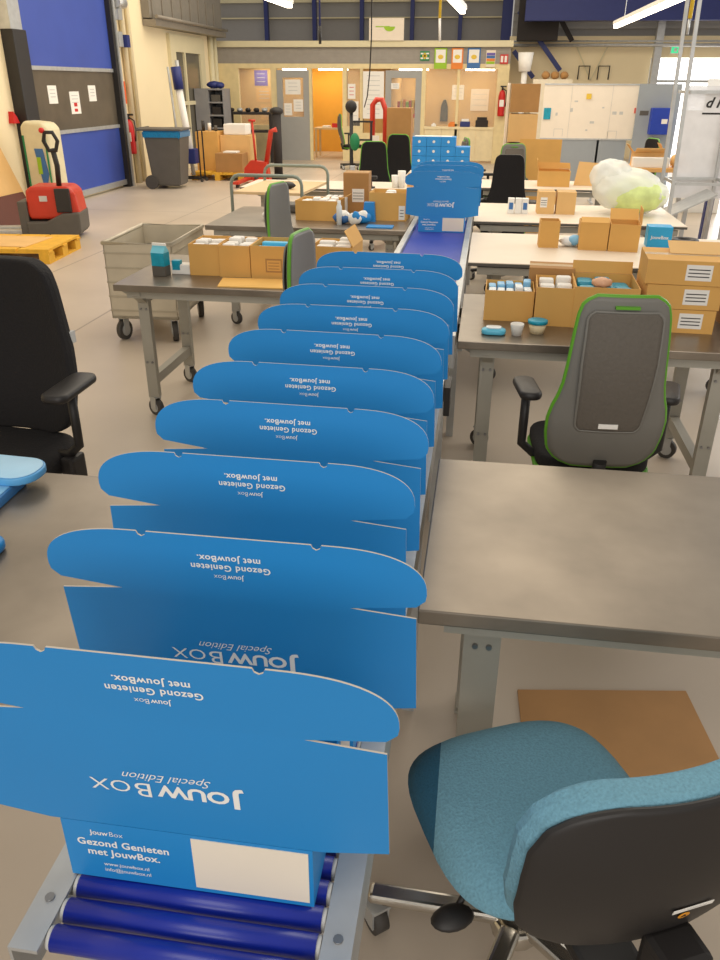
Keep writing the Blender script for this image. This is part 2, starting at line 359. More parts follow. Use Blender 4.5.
sheet(-3.17, -3.0, 1.3, 1.6, PAPER, 'small poster with red lettering on the narrow office window', mark=REDD)
sheet(-3.1, -2.93, .85, 1.25, PAPER, 'tall white paper on the narrow office window')
sheet(-2.83, -2.36, .9, 1.85, PAPER, 'large white planning sheet between the office doors', 'planning_sheet', lines=9)
sheet(-2.2, -2.02, 1.5, 1.62, PAPER, 'white paper high on the right glazed door')
bn = MB().box(-2.69, -1.94, OY-.12, OY-.09, 2.44, 2.86); bn.prism([(-2.25+.12*cos(a), 2.70+.09*sin(a)) for a in [pi+pi*k/10 for k in range(11)]], OY-.125, OY-.12, 1); bn.box(-2.55, -2.25, OY-.124, OY-.12, 2.69, 2.71, 1)
tag(bn.build('sign_board', [WTABLE, LIME]), 'cream board with a lime half round logo on the office roof ledge', 'sign')
def hangsign(x0, x1, z0, z1, m1, label, kind):
    y = OY-.012; mb = MB().box(x0, x1, y-.02, y, z0, z1); ym = y-.022; cx = (x0+x1)/2
    if kind == 'cross':
        mb.box(cx-.09, cx-.03, ym, y-.02, z0+.03, z0+.06, 1).box(cx+.03, cx+.09, ym, y-.02, z0+.03, z0+.06, 1).box(cx-.02, cx+.02, ym, y-.02, z0+.03, z1-.03, 2).box(cx-.05, cx+.05, ym, y-.02, (z0+z1)/2-.02, (z0+z1)/2+.02, 2)
        mb.box(cx-.09, cx-.03, ym, y-.02, z1-.06, z1-.03, 1).box(cx+.03, cx+.09, ym, y-.02, z1-.06, z1-.03, 1)
    elif kind == 'poster': mb.box(x0+.03, x1-.03, ym, y-.02, z0+.12, z1-.03, 1).blob((cx, ym-.002, (z0+z1)/2+.03), .06, .004, .045, 2, n=6)
    elif kind == 'rainbow':
        for k, q in enumerate((3, 4, 5, 6)): mb.box(x0+.01, x1-.01, ym, y-.02, z1-.1-k*.055, z1-.05-k*.055, q)
    else: mb.box(cx-.07, cx-.02, ym, y-.02, z0+.03, z1-.03, 1).box(cx+.01, cx+.06, ym, y-.02, z0+.03, z1-.03, 1)
    tag(mb.build('safety_sign', [m1, PAPER, YEL, PURP, SBLU, ORAN, LIME]), label, 'sign', 'signs on the office fascia')
hangsign(-1.58, -1.38, 2.06, 2.24, SGRN, 'small green first aid sign at the left end of the sign row', 'cross')
hangsign(-1.27, -1.0, 1.9, 2.3, LIME, 'lime green safety poster on the office fascia', 'poster')
hangsign(-.9, -.65, 1.9, 2.3, ORAN, 'orange safety poster on the office fascia', 'poster')
hangsign(-.56, -.28, 1.9, 2.3, SBLU, 'blue safety poster on the office fascia', 'poster')
hangsign(-.16, .04, 1.94, 2.26, WTABLE, 'rainbow striped poster on the office fascia', 'rainbow')
hangsign(.14, .31, 2.0, 2.18, REDD, 'small red sign at the right end of the sign row', 'fire')
struct(MB().box(-6.15, -4.95, 20.63, 20.7, 0, 1.99).build('wall_office_partition', TANW))
# office interior things
t = thing('office_desk', 'light wooden desk with paper and red tray inside the ochre office', 'desk', (-3.75, 20.6, 0))
MB().box(-.38, .38, -.3, .3, .62, .66).build('desktop', WOOD, t)
for sx in (-.34, .34):
    for sy in (-.26, .26): MB().box(sx-.02, sx+.02, sy-.02, sy+.02, 0, .62).build('leg', WOOD, t)
tag(MB().box(-3.72, -3.58, 20.45, 20.6, .66, .75).build('tray', REDD), 'small red tray on the desk in the ochre office', 'tray')
tag(MB().box(-3.95, -3.78, 20.45, 20.65, .66, .70, bev=.005).build('paper_pile', PAPER), 'pile of white paper on the desk in the ochre office', 'paper')
t = thing('office_chair', 'dark chair at the right end of the ochre office desk', 'chair', (-3.14, 20.7, 0))
MB().box(-.15, .15, -.15, .15, .4, .46, bev=.02).build('seat', DARKST, t); MB().box(-.13, .13, .12, .16, .46, .86, bev=.01).build('backrest', DARKST, t); MB().cyl((0,0,.03),(0,0,.4),.03).cyl((0,0,0),(0,0,.03),.15).build('base', DARKST, t)
for i in range(8):
    x = -2.14+.067*i; tag(MB().box(x, x+.055, 20.3, 20.5, .98, 1.24+.02*(i % 3)).build('ring_binder', [RED, YEL, ORAN, LIME][i % 4]), '%s binder, number %s from the left seen through the glazed door' % (('red', 'yellow', 'orange', 'green')[i % 4], ('one','two','three','four','five','six','seven','eight')[i]), 'binder', 'binders behind the glazed door')
tag(MB().box(-2.2, -1.55, 20.28, 20.55, .9, .98).build('shelf_board', REDD), 'red shelf under the row of binders behind the glazed door', 'shelf')
for i, (x, w, h, m_, nm, lb) in enumerate(((-1.15, .28, .5, DARKST, 'coat', 'dark coat hanging inside the left office window'), (-.98, .3, .34, PAPER, 'drawing', 'line drawing pinned in the left office window'), (-.5, .45, .5, WTABLE, 'wall_chart', 'pale chart pinned in the right office window'))):
    z = (.75, 1.25, 1.0)[i]; yy = (22.34, 22.38, 22.38)[i]
    mb = MB()
    if i == 0: mb.prism([(x-.1, z), (x+.1, z), (x+.08, z+.35), (x+.03, z+.5), (x-.03, z+.5), (x-.09, z+.35)], yy, yy+.06)
    else:
        mb.box(x, x+w, yy, yy+.02, z, z+h)
        for k in range(3): mb.box(x+.04, x+w-.04, yy-.004, yy, z+h*(k+1)/4, z+h*(k+1)/4+.012, 1)
    tag(mb.build(nm, [m_, LGREY]), lb, nm.replace('_', ' '))
for (x0, w, h, m_, nm, lb) in ((-.62, .2, .1, ORAN, 'parcel', 'orange parcel on the office window sill'), (-.36, .22, .16, DKBLUE, 'stamping_tray', 'dark blue tray with papers on the office sill'), (-.02, .28, .2, DARKST, 'telephone', 'dark telephone on the right of the office sill'), (-1.0, .1, .07, PAPER, 'note_block', 'white note block on the left of the office sill')):
    x0 -= .28; o = MB().box(x0, x0+w, OY, OY+.14, .75, .75+h*.7, bev=.01).box(x0+.03, x0+w-.03, OY+.02, OY+.1, .75+h*.7, .75+h, 1).build(nm, [m_, PAPER if m_ is DKBLUE else m_]); tag(o, lb, nm.replace('_', ' '))
def extinguisher(loc, label, s=1.0):
    t = thing('fire_extinguisher', label, 'extinguisher', loc)
    MB().lathe([(.0, 0), (.075, 0), (.08, .03), (.08, .42), (.06, .5), (.025, .54)]).build('cylinder', REDD, t)
    MB().cyl((0,0,.54), (0,0,.6), .02).box(-.05, .09, -.012, .012, .6, .63).build('valve', BLACKP, t)
    MB().tube([(.02, 0, .57), (.1, 0, .52), (.11, 0, .35), (.09, 0, .2)], .012).build('hose', BLACKP, t)
    MB().box(-.05, .05, -.083, -.078, .2, .34).build('instruction_label', PAPER, t); t.scale = (s,)*3; return t
extinguisher((.24, OY-.078, .98), 'red fire extinguisher on the post at the right end of the office', .95)
extinguisher((-6.07, 14.05, .5), 'red fire extinguisher on the left wall beside the blue roller door', 1.0)
tag(MB().box(-6.15, -6.12, 13.95, 14.2, 1.28, 1.62).build('wall_sign', mat('orange_red', (225, 95, 40), .6)), 'orange sign above the extinguisher beside the roller door', 'sign')
mb = MB().box(-6.15, -6.12, 13.95, 14.12, 1.78, 1.98).box(-6.119, -6.118, 13.99, 14.08, 1.82, 1.9, 1); tag(mb.build('fire_sign', [REDD, PAPER]), 'small red and white fire sign beside the roller door', 'sign')
mb = MB().box(-6.15, -6.0, 13.9, 14.05, 2.12, 2.34, bev=.01).box(-6.05, -5.95, 14.08, 14.2, 2.12, 2.3, 1); tag(mb.build('control_box', [GALV, DKBLUE]), 'grey and blue door control box high beside the roller door', 'control box')
mb = MB().cyl((-6.0, 13.9, 2.75), (-6.0, 14.2, 2.75), .08).cyl((-6.0,14.0,2.6),(-6.0,14.0,2.9),.05).box(-6.1,-5.95,13.85,14.0,2.5,2.65); tag(mb.build('door_motor', GALV), 'grey drive motor at the top right of the roller door', 'motor')
tag(MB().prism([(10.45, 1.12), (10.6, 1.12), (10.55, 1.2), (10.48, 1.26)], -6.15, -6.08, plane='YZ').build('hydrant_sign', REDD), 'small red fitting on the white wall left of the door post', 'fitting')

# shelf unit with open compartments by the office corner
t = thing('grey_locker', 'grey open compartment cabinet in the corner left of the office', 'cabinet', (-5.78, 17.6, 0))
cb = MB().box(-.32, -.02, 0, .5, 0, 1.5).box(-.02, .3, .48, .5, 0, 1.5).box(.28, .3, 0, .5, 0, 1.5)
for k in range(7): cb.box(-.02, .28, 0, .48, k*.245, k*.245+.03)
cb.build('carcass', mat('cabinet_grey', (135, 135, 138), .5), t)
for k in range(6): tag(MB().box(-5.76, -5.56, 17.65, 18.0, k*.245+.03, k*.245+.2-.02*(k % 3), bev=.01).build('storage_bag', [BLACKP, DARKST, BINGREY][k % 3]), 'dark bundle in the grey compartment cabinet, compartment %s from the floor' % ('one','two','three','four','five','six')[k], 'bundle', 'bundles in the compartment cabinet')
mb = MB().blob((-5.73, 17.8, 1.57), .16, .12, .07, 0, .08, 8, 3).blob((-5.6, 17.8, 1.56), .1, .1, .06, 0, .08, 8, 5); tag(mb.build('blue_cloth', DKBLUE), 'blue cloth bundle on top of the grey compartment cabinet', 'cloth')
# posters in left office window
for i, (x0, x1, z0, z1, m_, lb) in enumerate(((-5.62, -5.3, 1.55, 1.88, PURP, 'purple print'), (-5.6, -5.2, 1.2, 1.5, KRAFT2, 'kraft sheet with pink marks'), (-5.5, -5.05, .8, 1.15, KRAFT2, 'lower kraft sheet'), )):
    sheet(x0, x1, z0, z1, m_, '%s pinned inside the far left office window' % lb, 'pinned_sheet', 'poster', 'sheets in the far left office window', y=20.63)
t = thing('workbench', 'dark workbench strewn with tools in front of the far left office window', 'bench', (-5.2, 18.9, 0))
MB().box(-.6, .45, -.25, .25, .98, 1.03).build('bench_top', DARKST, t); MB().box(-.6, .45, -.25, .25, .62, .66).build('shelf', DARKST, t)
for sx in (-.57, .42): MB().box(sx-.03, sx+.03, -.22, .22, 0, .98).build('leg', DARKST, t)
for i in range(6):
    x = -5.7+i*.19; tag(MB().blob((x, 18.85, 1.03+.04), .07, .07, .045, 0, .12, 6, i).build('tool_bundle', [DARKST, GALV, BLACKP][i % 3]), 'small tool bundle on the dark workbench, number %s from the left' % ('one','two','three','four','five','six')[i], 'tool', 'tools on the dark workbench')

# wheelie bin
t = thing('wheelie_bin', 'dark grey wheelie bin with a blue liner against the left wall', 'bin', (-5.3, 13.75, 0), R(4))
def taper(mb, w0, d0, w1, d1, z0, z1, mi=0):
    a = [mb.bm.verts.new((sx*w0/2, sy*d0/2, z0)) for sx, sy in ((-1,-1),(1,-1),(1,1),(-1,1))]; b = [mb.bm.verts.new((sx*w1/2, sy*d1/2, z1)) for sx, sy in ((-1,-1),(1,-1),(1,1),(-1,1))]
    fs = [mb.bm.faces.new((a[i], a[(i+1)%4], b[(i+1)%4], b[i])) for i in range(4)]+[mb.bm.faces.new(a[::-1]), mb.bm.faces.new(b)]
    for f in fs: f.material_index = mi
    es = list({e for f in fs for e in f.edges}); r = bmesh.ops.bevel(mb.bm, geom=es, offset=.02, segments=2, affect='EDGES'); 
    for f in r['faces']: f.material_index = mi
    return mb
taper(MB(), .46, .5, .6, .62, .05, .86).build('bin_body', BINGREY, t)
taper(MB(), .62, .64, .64, .66, .78, .9).build('bin_liner', BINBAG, t)
MB().box(-.42, .34, -.33, .33, .9, .93, bev=.01).cyl((-.4, -.3, .92), (-.4, .3, .92), .025).build('lid', BINGREY, t)
for s_ in (-1, 1): MB().cyl((-.24, s_*.24, .11), (-.24, s_*.3, .11), .11).build('wheel', RUBBER, t)

# floor squeegees / poles leaning against left wall
t = thing('pole_trolley', 'white and blue poles standing in a small dark wheeled frame', 'pole trolley', (-5.27, 14.75, 0))
MB().cyl((.02, .02, .1), (-.12, .02, 1.95), .035).build('pole', GALV, t); MB().cyl((.02,.0,.35), (-.11,.0,1.5), .06).build('pole', PAPER, t)
MB().cyl((-.11, 0, 1.5), (-.14, 0, 1.85), .085).build('collar', DKBLUE, t); MB().cyl((-.2, .05, .1), (-.3, .05, 1.85), .02).build('pole', GALV, t)
MB().box(-.14, .12, -.1, .1, .3, .55, bev=.02).build('holder', DKBLUE, t)
MB().bar((-.2,-.12,.06),(.22,-.12,.06),.03,.03).bar((-.2,.12,.06),(.22,.12,.06),.03,.03).bar((.2,-.12,.06),(.2,-.12,.85),.02,.02).bar((.2,.12,.06),(.2,.12,.85),.02,.02).bar((-.2,-.12,.06),(-.2,.12,.06),.03,.03).bar((.2,-.12,.85),(.2,.12,.85),.02,.02).build('frame', BLACKP, t)
for sx in (-.2, .22): MB().cyl((sx, -.14, .03), (sx, -.11, .03), .03, n=10).cyl((sx, .11, .03), (sx, .14, .03), .03, n=10).build('wheel', RUBBER, t)

# pallet helper
def pallet(loc, rz, w, d, label, m_=YELW):
    t = thing('pallet', label, 'pallet', loc, rz); n = 5
    for k in range(n): MB().box(-w/2+k*(w/n)+.01, -w/2+(k+1)*(w/n)-.01, -d/2, d/2, .12, .14).build('deck_board', m_, t)
    for x in (-w/2+.06, 0, w/2-.06):
        MB().box(x-.05, x+.05, -d/2, d/2, 0, .02).build('runner', m_, t)
        for y in (-d/2+.07, 0, d/2-.07): MB().box(x-.05, x+.05, y-.07, y+.07, .02, .1).build('block', m_, t)
    for y in (-d/2+.05, 0, d/2-.05): MB().box(-w/2, w/2, y-.05, y+.05, .1, .12).build('stringer', m_, t)
    return t
pallet((-5.0, 7.72, 0), R(6), 1.6, .85, 'yellow wooden pallet on the floor in front of the red pallet truck')
tag(MB().box(-5.75, -4.45, 7.45, 8.02, .1405, .146).build('cardboard_sheet', KRAFT2), 'flat cardboard sheet lying on the yellow pallet', 'cardboard')
# sheets leaning on the left wall
def leaning(name, y0, y1, x0, x1, h, th, m_, label):
    mb = MB(); a = [(x0, 0), (x0+th, 0), (x1+th, h), (x1, h)]; mb.prism(a, y0, y1, plane='XZ'); tag(mb.build(name, m_), label, 'board')
leaning('cardboard_sheet', 9.3, 10.02, -5.75, -6.13, .95, .02, KRAFT2, 'large pale cardboard sheet leaning against the left wall')
leaning('dark_board', 9.0, 9.9, -5.66, -5.83, .35, .03, mat('dark_red_board', (95, 50, 38), .7), 'low dark red board leaning in front of the cardboard sheet')

# red powered pallet truck
t = thing('pallet_truck', 'red electric pallet truck with a black tiller beside the yellow pallet', 'pallet truck', (-4.83, 8.95, 0), R(14)); t.scale = (.92, .92, .97)
mb = MB(); mb.prism([(-.3, .22), (.27, .22), (.3, .3), (.27, .52), (.2, .58), (-.24, .58), (-.31, .54), (-.32, .3)], -.26, .2)
o = mb.build('hood', RED, t); bv = o.modifiers.new('round', 'BEVEL'); bv.width = .035; bv.segments = 3
mb = MB(); mb.prism([(-.34, .03), (.25, .03), (.3, .08), (.305, .30), (.1, .29), (-.1, .2), (-.34, .2)], -.3, .22); o = mb.build('skirt', BINGREY, t); bv = o.modifiers.new('round', 'BEVEL'); bv.width = .02; bv.segments = 2
MB().box(-.42, -.31, -.28, .2, .02, .42, bev=.01).build('mast_plate', BINGREY, t)
MB().box(.04, .22, -.3, -.255, .3, .56, bev=.012).build('panel', BLACKP, t)
MB().box(-.15, -.06, -.27, -.262, .42, .48).build('badge', LGREY, t)
MB().tube([(.08, -.16, .56), (.1, -.18, .8), (.08, -.2, .98)], .032).build('tiller', BLACKP, t)
MB().tube([(.04, -.21, .96), (.0, -.23, 1.06), (.03, -.25, 1.15), (.12, -.25, 1.15), (.16, -.23, 1.06), (.12, -.21, .96)], .024, closed=True).build('handle', BLACKP, t)
MB().blob((.0, -.25, 1.17), .035, .035, .03, n=6).build('red_button', REDD, t)
MB().box(-1.45, -.34, -.24, -.1, .05, .1, bev=.01).build('fork', GALV, t); MB().box(-1.45, -.34, .04, .18, .05, .1, bev=.01).build('fork', GALV, t)
MB().cyl((.1, -.1, .07), (.1, .0, .07), .07).build('wheel', RUBBER, t)
MB().cyl((-1.3, -.2, .035), (-1.3, -.13, .035), .035, n=10).build('wheel', RUBBER, t); MB().cyl((-1.3, .08, .035), (-1.3, .15, .035), .035, n=10).build('wheel', RUBBER, t)
# cream waste sacks stand behind the truck
t = thing('waste_sack_stand', 'cream sack stand with green and blue strips behind the red pallet truck', 'stand', (-5.62, 10.25, 0), R(-8))
mb = MB(); mb.prism([(-.2, .0), (.2, .0), (.2, 1.08), (.13, 1.15), (-.13, 1.17), (-.2, 1.1)], -.15, .15); o = mb.build('sack', mat('cream_sack', (215, 205, 170), .6), t); bv = o.modifiers.new('round', 'BEVEL'); bv.width = .04; bv.segments = 3
MB().box(-.17, -.15, -.16, -.15, .05, 1.0).box(.15, .17, -.16, -.15, .05, 1.0).build('strip', SGRN, t)
MB().prism([(-.02, .85), (.1, .85), (.14, .55), (.06, .3)], -.162, -.152).build('strip', SBLU, t); MB().box(.0, .06, -.166, -.163, .55, .75).build('strip', LIME, t)

# ------------------------------------------------------------ cartons
def carton(label, loc, w, d, h, rz=0, m_=KRAFT, open_=True, flaps=(100, 100, 100, 100), grp=None, sticker=None, name='carton', tape=True, flapfrac=.4, mark=False):
    t = thing(name, label, 'carton', loc, rz, grp); e = .004; mb = MB()
    mb.box(-w/2, w/2, -d/2, d/2, 0, e)
    mb.box(-w/2, w/2, -d/2, -d/2+e, e, h).box(-w/2, w/2, d/2-e, d/2, e, h).box(-w/2, -w/2+e, -d/2+e, d/2-e, e, h).box(w/2-e, w/2, -d/2+e, d/2-e, e, h)
    if not open_: mb.box(-w/2+e, w/2-e, -d/2+e, d/2-e, h-e, h)
    if mark:
        mb.box(-w*.18, w*.18, -d/2-.0008, -d/2, h*.2, h*.62, 1).box(-w*.15, w*.15, -d/2-.0012, -d/2-.0008, h*.25, h*.57, 0)
        for k in range(3): mb.box(-w*.12, w*.12, -d/2-.0016, -d/2-.0012, h*(.3+k*.09), h*(.325+k*.09), 1)
    mb.build('box_body', [m_, KRAFTD], t)
    if open_:
        fl = min(w, d)*flapfrac
        for i, a in enumerate(flaps):
            if a is None: continue
            a = R(a); L = w if i < 2 else d; mf = MB().box(-L/2+.002, L/2-.002, 0, fl, 0, .003); o = mf.build('flap', m_, t)
            # i: 0 front, 1 back, 2 left, 3 right ; angle 0 = closed, 90 = straight up, 180 = out flat
            z = h+.001
            if i == 0: o.location = (0, -d/2, z); o.rotation_euler = (a, 0, 0)
            if i == 1: o.location = (0, d/2, z); o.rotation_euler = (a, 0, pi)
            if i == 2: o.location = (-w/2, 0, z); o.rotation_euler = (a, 0, -pi/2)
            if i == 3: o.location = (w/2, 0, z); o.rotation_euler = (a, 0, pi/2)
    elif tape:
        MB().box(-w/2, w/2, -.02, .02, h, h+.0008).box(-w/2, w/2, -.001, .001, h+.0008, h+.0012, 1).build('tape', [TAPE, KRAFTD], t)
    if sticker:
        a, b, c, e2 = sticker; mb = MB().box(w*a, w*b, -d/2-.001, -d/2, h*c, h*e2)
        for k in range(3): mb.box(w*(a+.03), w*(b-.03), -d/2-.0014, -d/2-.001, h*(c+(e2-c)*(k+1)/4.5), h*(c+(e2-c)*(k+1)/4.5)+.004, 1)
        mb.build('shipping_label', [PAPER, BLACKP], t)
    return t
def fill(t0, loc, w, d, z, h, nx, ny, m_, cat, label, grp, rz=0, jit=.012, name='sachet'):
    i = 0
    for a in range(nx):
        for b in range(ny):
            i += 1
            x = -w/2+(a+.5)*w/nx; y = -d/2+(b+.5)*d/ny; hh = h*random.uniform(.82, 1.0)
            mb = MB(); sw, sd = w/nx*.86, d/ny*.72
            mb.box(-sw/2, sw/2, -sd/2, sd/2, 0, hh, bev=min(sw, sd)*.2)
            mm = m_[i % len(m_)] if isinstance(m_, list) else m_
            o = mb.build(name, mm); o.location = (loc[0]+x*cos(rz)-y*sin(rz), loc[1]+x*sin(rz)+y*cos(rz), loc[2]+z); o.rotation_euler = (0, 0, rz+random.uniform(-.06, .06))
            tag(o, label, cat, grp)

# ------------------------------------------------------------ tables
def caster(parent, x, y, rz=0, r=.04, z=0):
    mb = MB().cyl((-.015, 0, r), (.015, 0, r), r, 0, 20).cyl((-.0158, 0, r), (.0158, 0, r), r*.62, 1, 14)
    mb.box(-.02, -.016, -.018, .022, r*.8, r*2.2, 1).box(.016, .02, -.018, .022, r*.8, r*2.2, 1).box(-.022, .022, -.022, .026, r*2.2, r*2.3+.004, 1)
    o = mb.build('caster', [RUBBER, GALV], parent); o.location = (x, y, z); o.rotation_euler = (0, 0, rz); return o
def steel_table(x0, x1, y0, y1, label, top=STEEL, ends=(), z=.72, leg=.055, name='workbench_table', legm=GREYPAINT, casters=True, th=.032, dark_edge=False, grp='work tables'):
    t = thing(name, label, 'table', (x0, y0, 0), 0, grp); w, d = x1-x0, y1-y0
    if dark_edge: MB().box(0, w, 0, d, z-.02, z-.004, 1).box(0, w, 0, d, z-.004, z, 0).build('tabletop', [top, BINGREY], t)
    else: MB().box(0, w, 0, d, z-th, z, bev=.003).build('tabletop', top, t)
    fz = .106 if casters else 0
    for ya in (.05, d-.05): MB().bar((.05, ya, z-th-.02), (w-.05, ya, z-th-.02), .03, .04).build('apron', legm, t)
    for ex in ends:
        lx = ex-x0; lo, hi = .12, d-.12
        MB().prism([(.03, z-th-.002), (d-.03, z-th-.002), (d-.03, z-th-.03), (hi+.02, z-th-.08), (lo-.02, z-th-.08), (.03, z-th-.03)], lx-.02, lx+.02, plane='YZ').build('bracket', legm, t)
        for ly in (lo, hi):
            mb = MB().box(lx-leg/2, lx+leg/2, ly-leg/2*.7, ly+leg/2*.7, fz, z-th-.03)
            for dz in (.08, .36):
                for dx in (-.014, .014): mb.cyl((lx+dx, ly-leg*.35-.006, z-th-.03-dz), (lx+dx, ly-leg*.35, z-th-.03-dz), .006, 1, 8)
            mb.prism([(lx-.11, z-th-.001), (lx+.11, z-th-.001), (lx+.11, z-th-.02), (lx+.04, z-th-.06), (lx-.04, z-th-.06), (lx-.11, z-th-.02)], ly-leg/2*.7-.004, ly-leg/2*.7)
            o = mb.build('leg', [legm, BOLT], t)
            if casters: c = caster(o, lx, ly, R(62), .044)
            else: MB().box(lx-.04, lx+.04, ly-.04, ly+.04, 0, .008).build('foot_plate', legm, o)
        MB().box(lx-.02, lx+.02, lo, hi, .17, .22).build('cross_bar', legm, t)
    return t
TZ = .72
steel_table(-.068, 1.9, 1.22, 1.90, 'stainless worktable at right behind the blue fabric chair', ends=(.06, 1.75), z=TZ, leg=.075, casters=False)
steel_table(-2.2, -.495, .98, 1.66, 'stainless worktable in the near left corner beside the mailer boxes', ends=(-.62, -2.05), z=TZ, casters=False)
steel_table(-1.76, -.50, 3.66, 4.44, 'stainless table on casters holding drink carton and row of cartons', ends=(-1.66, -.6), z=TZ)
steel_table(-1.90, -.50, 5.48, 6.45, 'stainless table left of the blue belt with crumpled blue pouches', ends=(-1.75, -.62), z=TZ)
steel_table(-.06, 1.75, 2.98, 3.76, 'stainless table with the three stacked cartons at right', ends=(.06, .95), z=TZ)
steel_table(-.06, 1.62, 4.5, 5.5, 'white laminate table with a small blue box and black tape roll', top=WTABLE, ends=(.1, 1.4), z=TZ, dark_edge=True)
steel_table(-.06, 1.42, 6.0, 7.0, 'white laminate table carrying the plastic bag of filling', top=WTABLE, ends=(.1, 1.2), z=TZ, dark_edge=True)
steel_table(-2.3, -.62, 7.72, 8.4, 'pale table with cups in front of two dark chairs at the back left', top=WTABLE, ends=(-2.1, -.8), z=TZ, dark_edge=True)
steel_table(-.06, 1.3, 8.1, 8.85, 'pale far table right of the belt with leaning cardboard pieces', top=WTABLE, ends=(.15, 1.15), z=TZ, dark_edge=True)
# near right leg of table two is dark
MB_leg = None

# ------------------------------------------------------------ conveyor
CX0, CX1 = -.478, -.088
t = thing('roller_conveyor', 'steel conveyor with blue rollers carrying the open blue boxes', 'conveyor', (0, 0, 0))
for x0, x1 in ((CX0, CX0+.036), (CX1-.036, CX1)):
    sgn = x0 == CX0
    mb = MB().box(x0, x1, .505, 2.98, .712, .7175)
    mb.box(x0 if sgn else x1-.004, (x0+.004) if sgn else x1, .505, 2.98, .63, .712)
    for k in range(14): mb.cyl(((x0+x1)/2, .57+k*.18, .7175), ((x0+x1)/2, .57+k*.18, .7195), .006, 1, 10)
    mb.build('side_rail', [GALV, BOLT], t)
y = .531
while y < 2.96:
    MB().cyl((-.436, y, .7045), (-.13, y, .7045), .0150, 0, 20).cyl((-.441, y, .7045), (-.436, y, .7045), .0135, 1, 16).cyl((-.13, y, .7045), (-.125, y, .7045), .0135, 1, 16).build('roller', [ROLL, LGREY], t); y += .0345
for yy in (.62, 1.75, 2.85):
    for x in (CX0+.025, CX1-.025): MB().box(x-.018, x+.018, yy-.02, yy+.02, 0, .66).build('leg', GALV, t)
    MB().box(CX0+.01, CX1-.01, yy-.012, yy+.012, .64, .67).build('cross_member', GALV, t)
t = thing('belt_conveyor', 'steel conveyor with a plain blue belt behind the roller section', 'conveyor', (0, 0, 0))
for x0, x1 in ((-.49, -.455), (-.105, -.07)): MB().box(x0, x1, 3.0, 7.4, .60, .735, bev=.003).build('side_rail', GALV, t)
MB().box(-.452, -.108, 3.02, 7.38, .705, .715).cyl((-.452, 3.03, .69), (-.108, 3.03, .69), .025).cyl((-.452, 7.37, .69), (-.108, 7.37, .69), .025).build('belt', BELT, t)
for yy in (3.75, 5.2, 7.2):
    for x in (-.47, -.09): MB().box(x-.018, x+.018, yy-.02, yy+.02, 0, .6).build('leg', GALV, t)
MB().cyl((-.07, 3.6, .66), (-.05, 3.6, .66), .03).box(-.07, -.045, 3.3, 3.4, .62, .7).build('motor_cover', BLACKP, t)
MB().box(-.085, -.065, 2.5, 2.62, .60, .70).build('sensor_box', BLACKP, t)

# ------------------------------------------------------------ open mailer boxes
BW, BH, BD = .306, .098, .190; L_, T_ = .187, .095; T = .0022
def half_lid():
    # right half outline of lid with wing, from hinge up
    return [(BW/2-.002, 0), (BW/2+.012, .0), (BW/2+.088, .013), (BW/2+.084, L_-.008), (.152, L_)]
def lid_mesh():
    h = half_lid(); poly = h+[(-a, b) for a, b in h[::-1]]
    mb = MB(); mb.prism(poly, 0, T, 0, side=1, top=2)
    y = .097
    # JOUWBOX wordmark, upside down when the lid stands open
    parts = [('J', .036, .032), ('OUW', .0275, .034), ('B', .034, -.002), ('OX', .0275, -.004)]
    x = -.076
    for s_, sz, b in parts:
        w = mb.text(s_, sz, (-x, y-.012), 3, flip=True, bold=b, align='LEFT', wx=1.17); x += w+.004
    mb.text('Special Edition', .0175, (-.006, y+.0045), 3, flip=True, shear=.45, bold=-.004)
    return mb.build('lid', [BLUE, EDGE, BLUEIN, WHITE], None, keep=False)
def tuck_mesh():
    pts = [(.152, 0), (.236, .011), (.2475, .022), (.249, .032)]
    cx, cy, a, b = .122, .032, .127, T_-.032
    for k in range(1, 16):
        th = pi/2*k/16; pts.append((cx+a*cos(th)**.80, cy+b*sin(th)**.80))
    pts += [(.1215, T_), (.1185, T_), (.1165, T_-.005), (.112, T_-.0075), (.1075, T_-.005), (.1055, T_)]
    poly = pts+[(-a_, b_) for a_, b_ in pts[::-1]]
    mb = MB(); mb.prism(poly, 0, T, 0, side=1, top=2)
    mb.text('met JouwBox.', .0135, (-.001, .066), 3, flip=True, bold=.02, track=1.08)
    mb.text('Gezond Genieten', .0135, (.0, .052), 3, flip=True, bold=.02, track=1.08)
    w = mb.text('Jouw', .0105, (.016, .036), 3, flip=True, bold=.01, align='LEFT'); mb.text('Box', .0105, (.016-w-.001, .036), 3, flip=True, bold=-.008, align='LEFT')
    # text above is laid from the fold upwards: first line of the slogan is nearest the fold
    return mb.build('tuck_flap', [BLUE, EDGE, BLUEIN, WHITE], None)
def tray_mesh():
    mb = MB(); w, d, h = BW, BD, BH; e = T
    mb.box(-w/2, w/2, 0, d, 0, e)
    mb.box(-w/2, w/2, 0, e, e, h-.001)                          # near panel
    mb.box(-w/2, -w/2+e, e, d-e, e, h-.004).box(w/2-e, w/2, e, d-e, e, h-.004).box(-w/2, w/2, d-e, d, e, h-.004)
    w0 = mb.text('Jouw', .011, (-.118, .077), 1, bold=.015, align='LEFT'); mb.text('Box', .011, (-.117+w0, .077), 1, bold=-.008, align='LEFT')
    mb.text('Gezond Genieten', .0155, (-.137, .058), 1, bold=.022, align='LEFT', track=1.04)
    mb.text('met JouwBox.', .0155, (-.126, .042), 1, bold=.022, align='LEFT', track=1.04)
    mb.text('www.jouwbox.nl', .0085, (-.108, .024), 1, align='LEFT', bold=.006); mb.text('info@jouwbox.nl', .0085, (-.108, .014), 1, align='LEFT', bold=.006)
    return mb.build('tray', [BLUE, WHITE], None)
def sticker_mesh(): return MB().box(.008, .148, -.0012, -.0002, .008, .092).build('address_label', STICK, None)
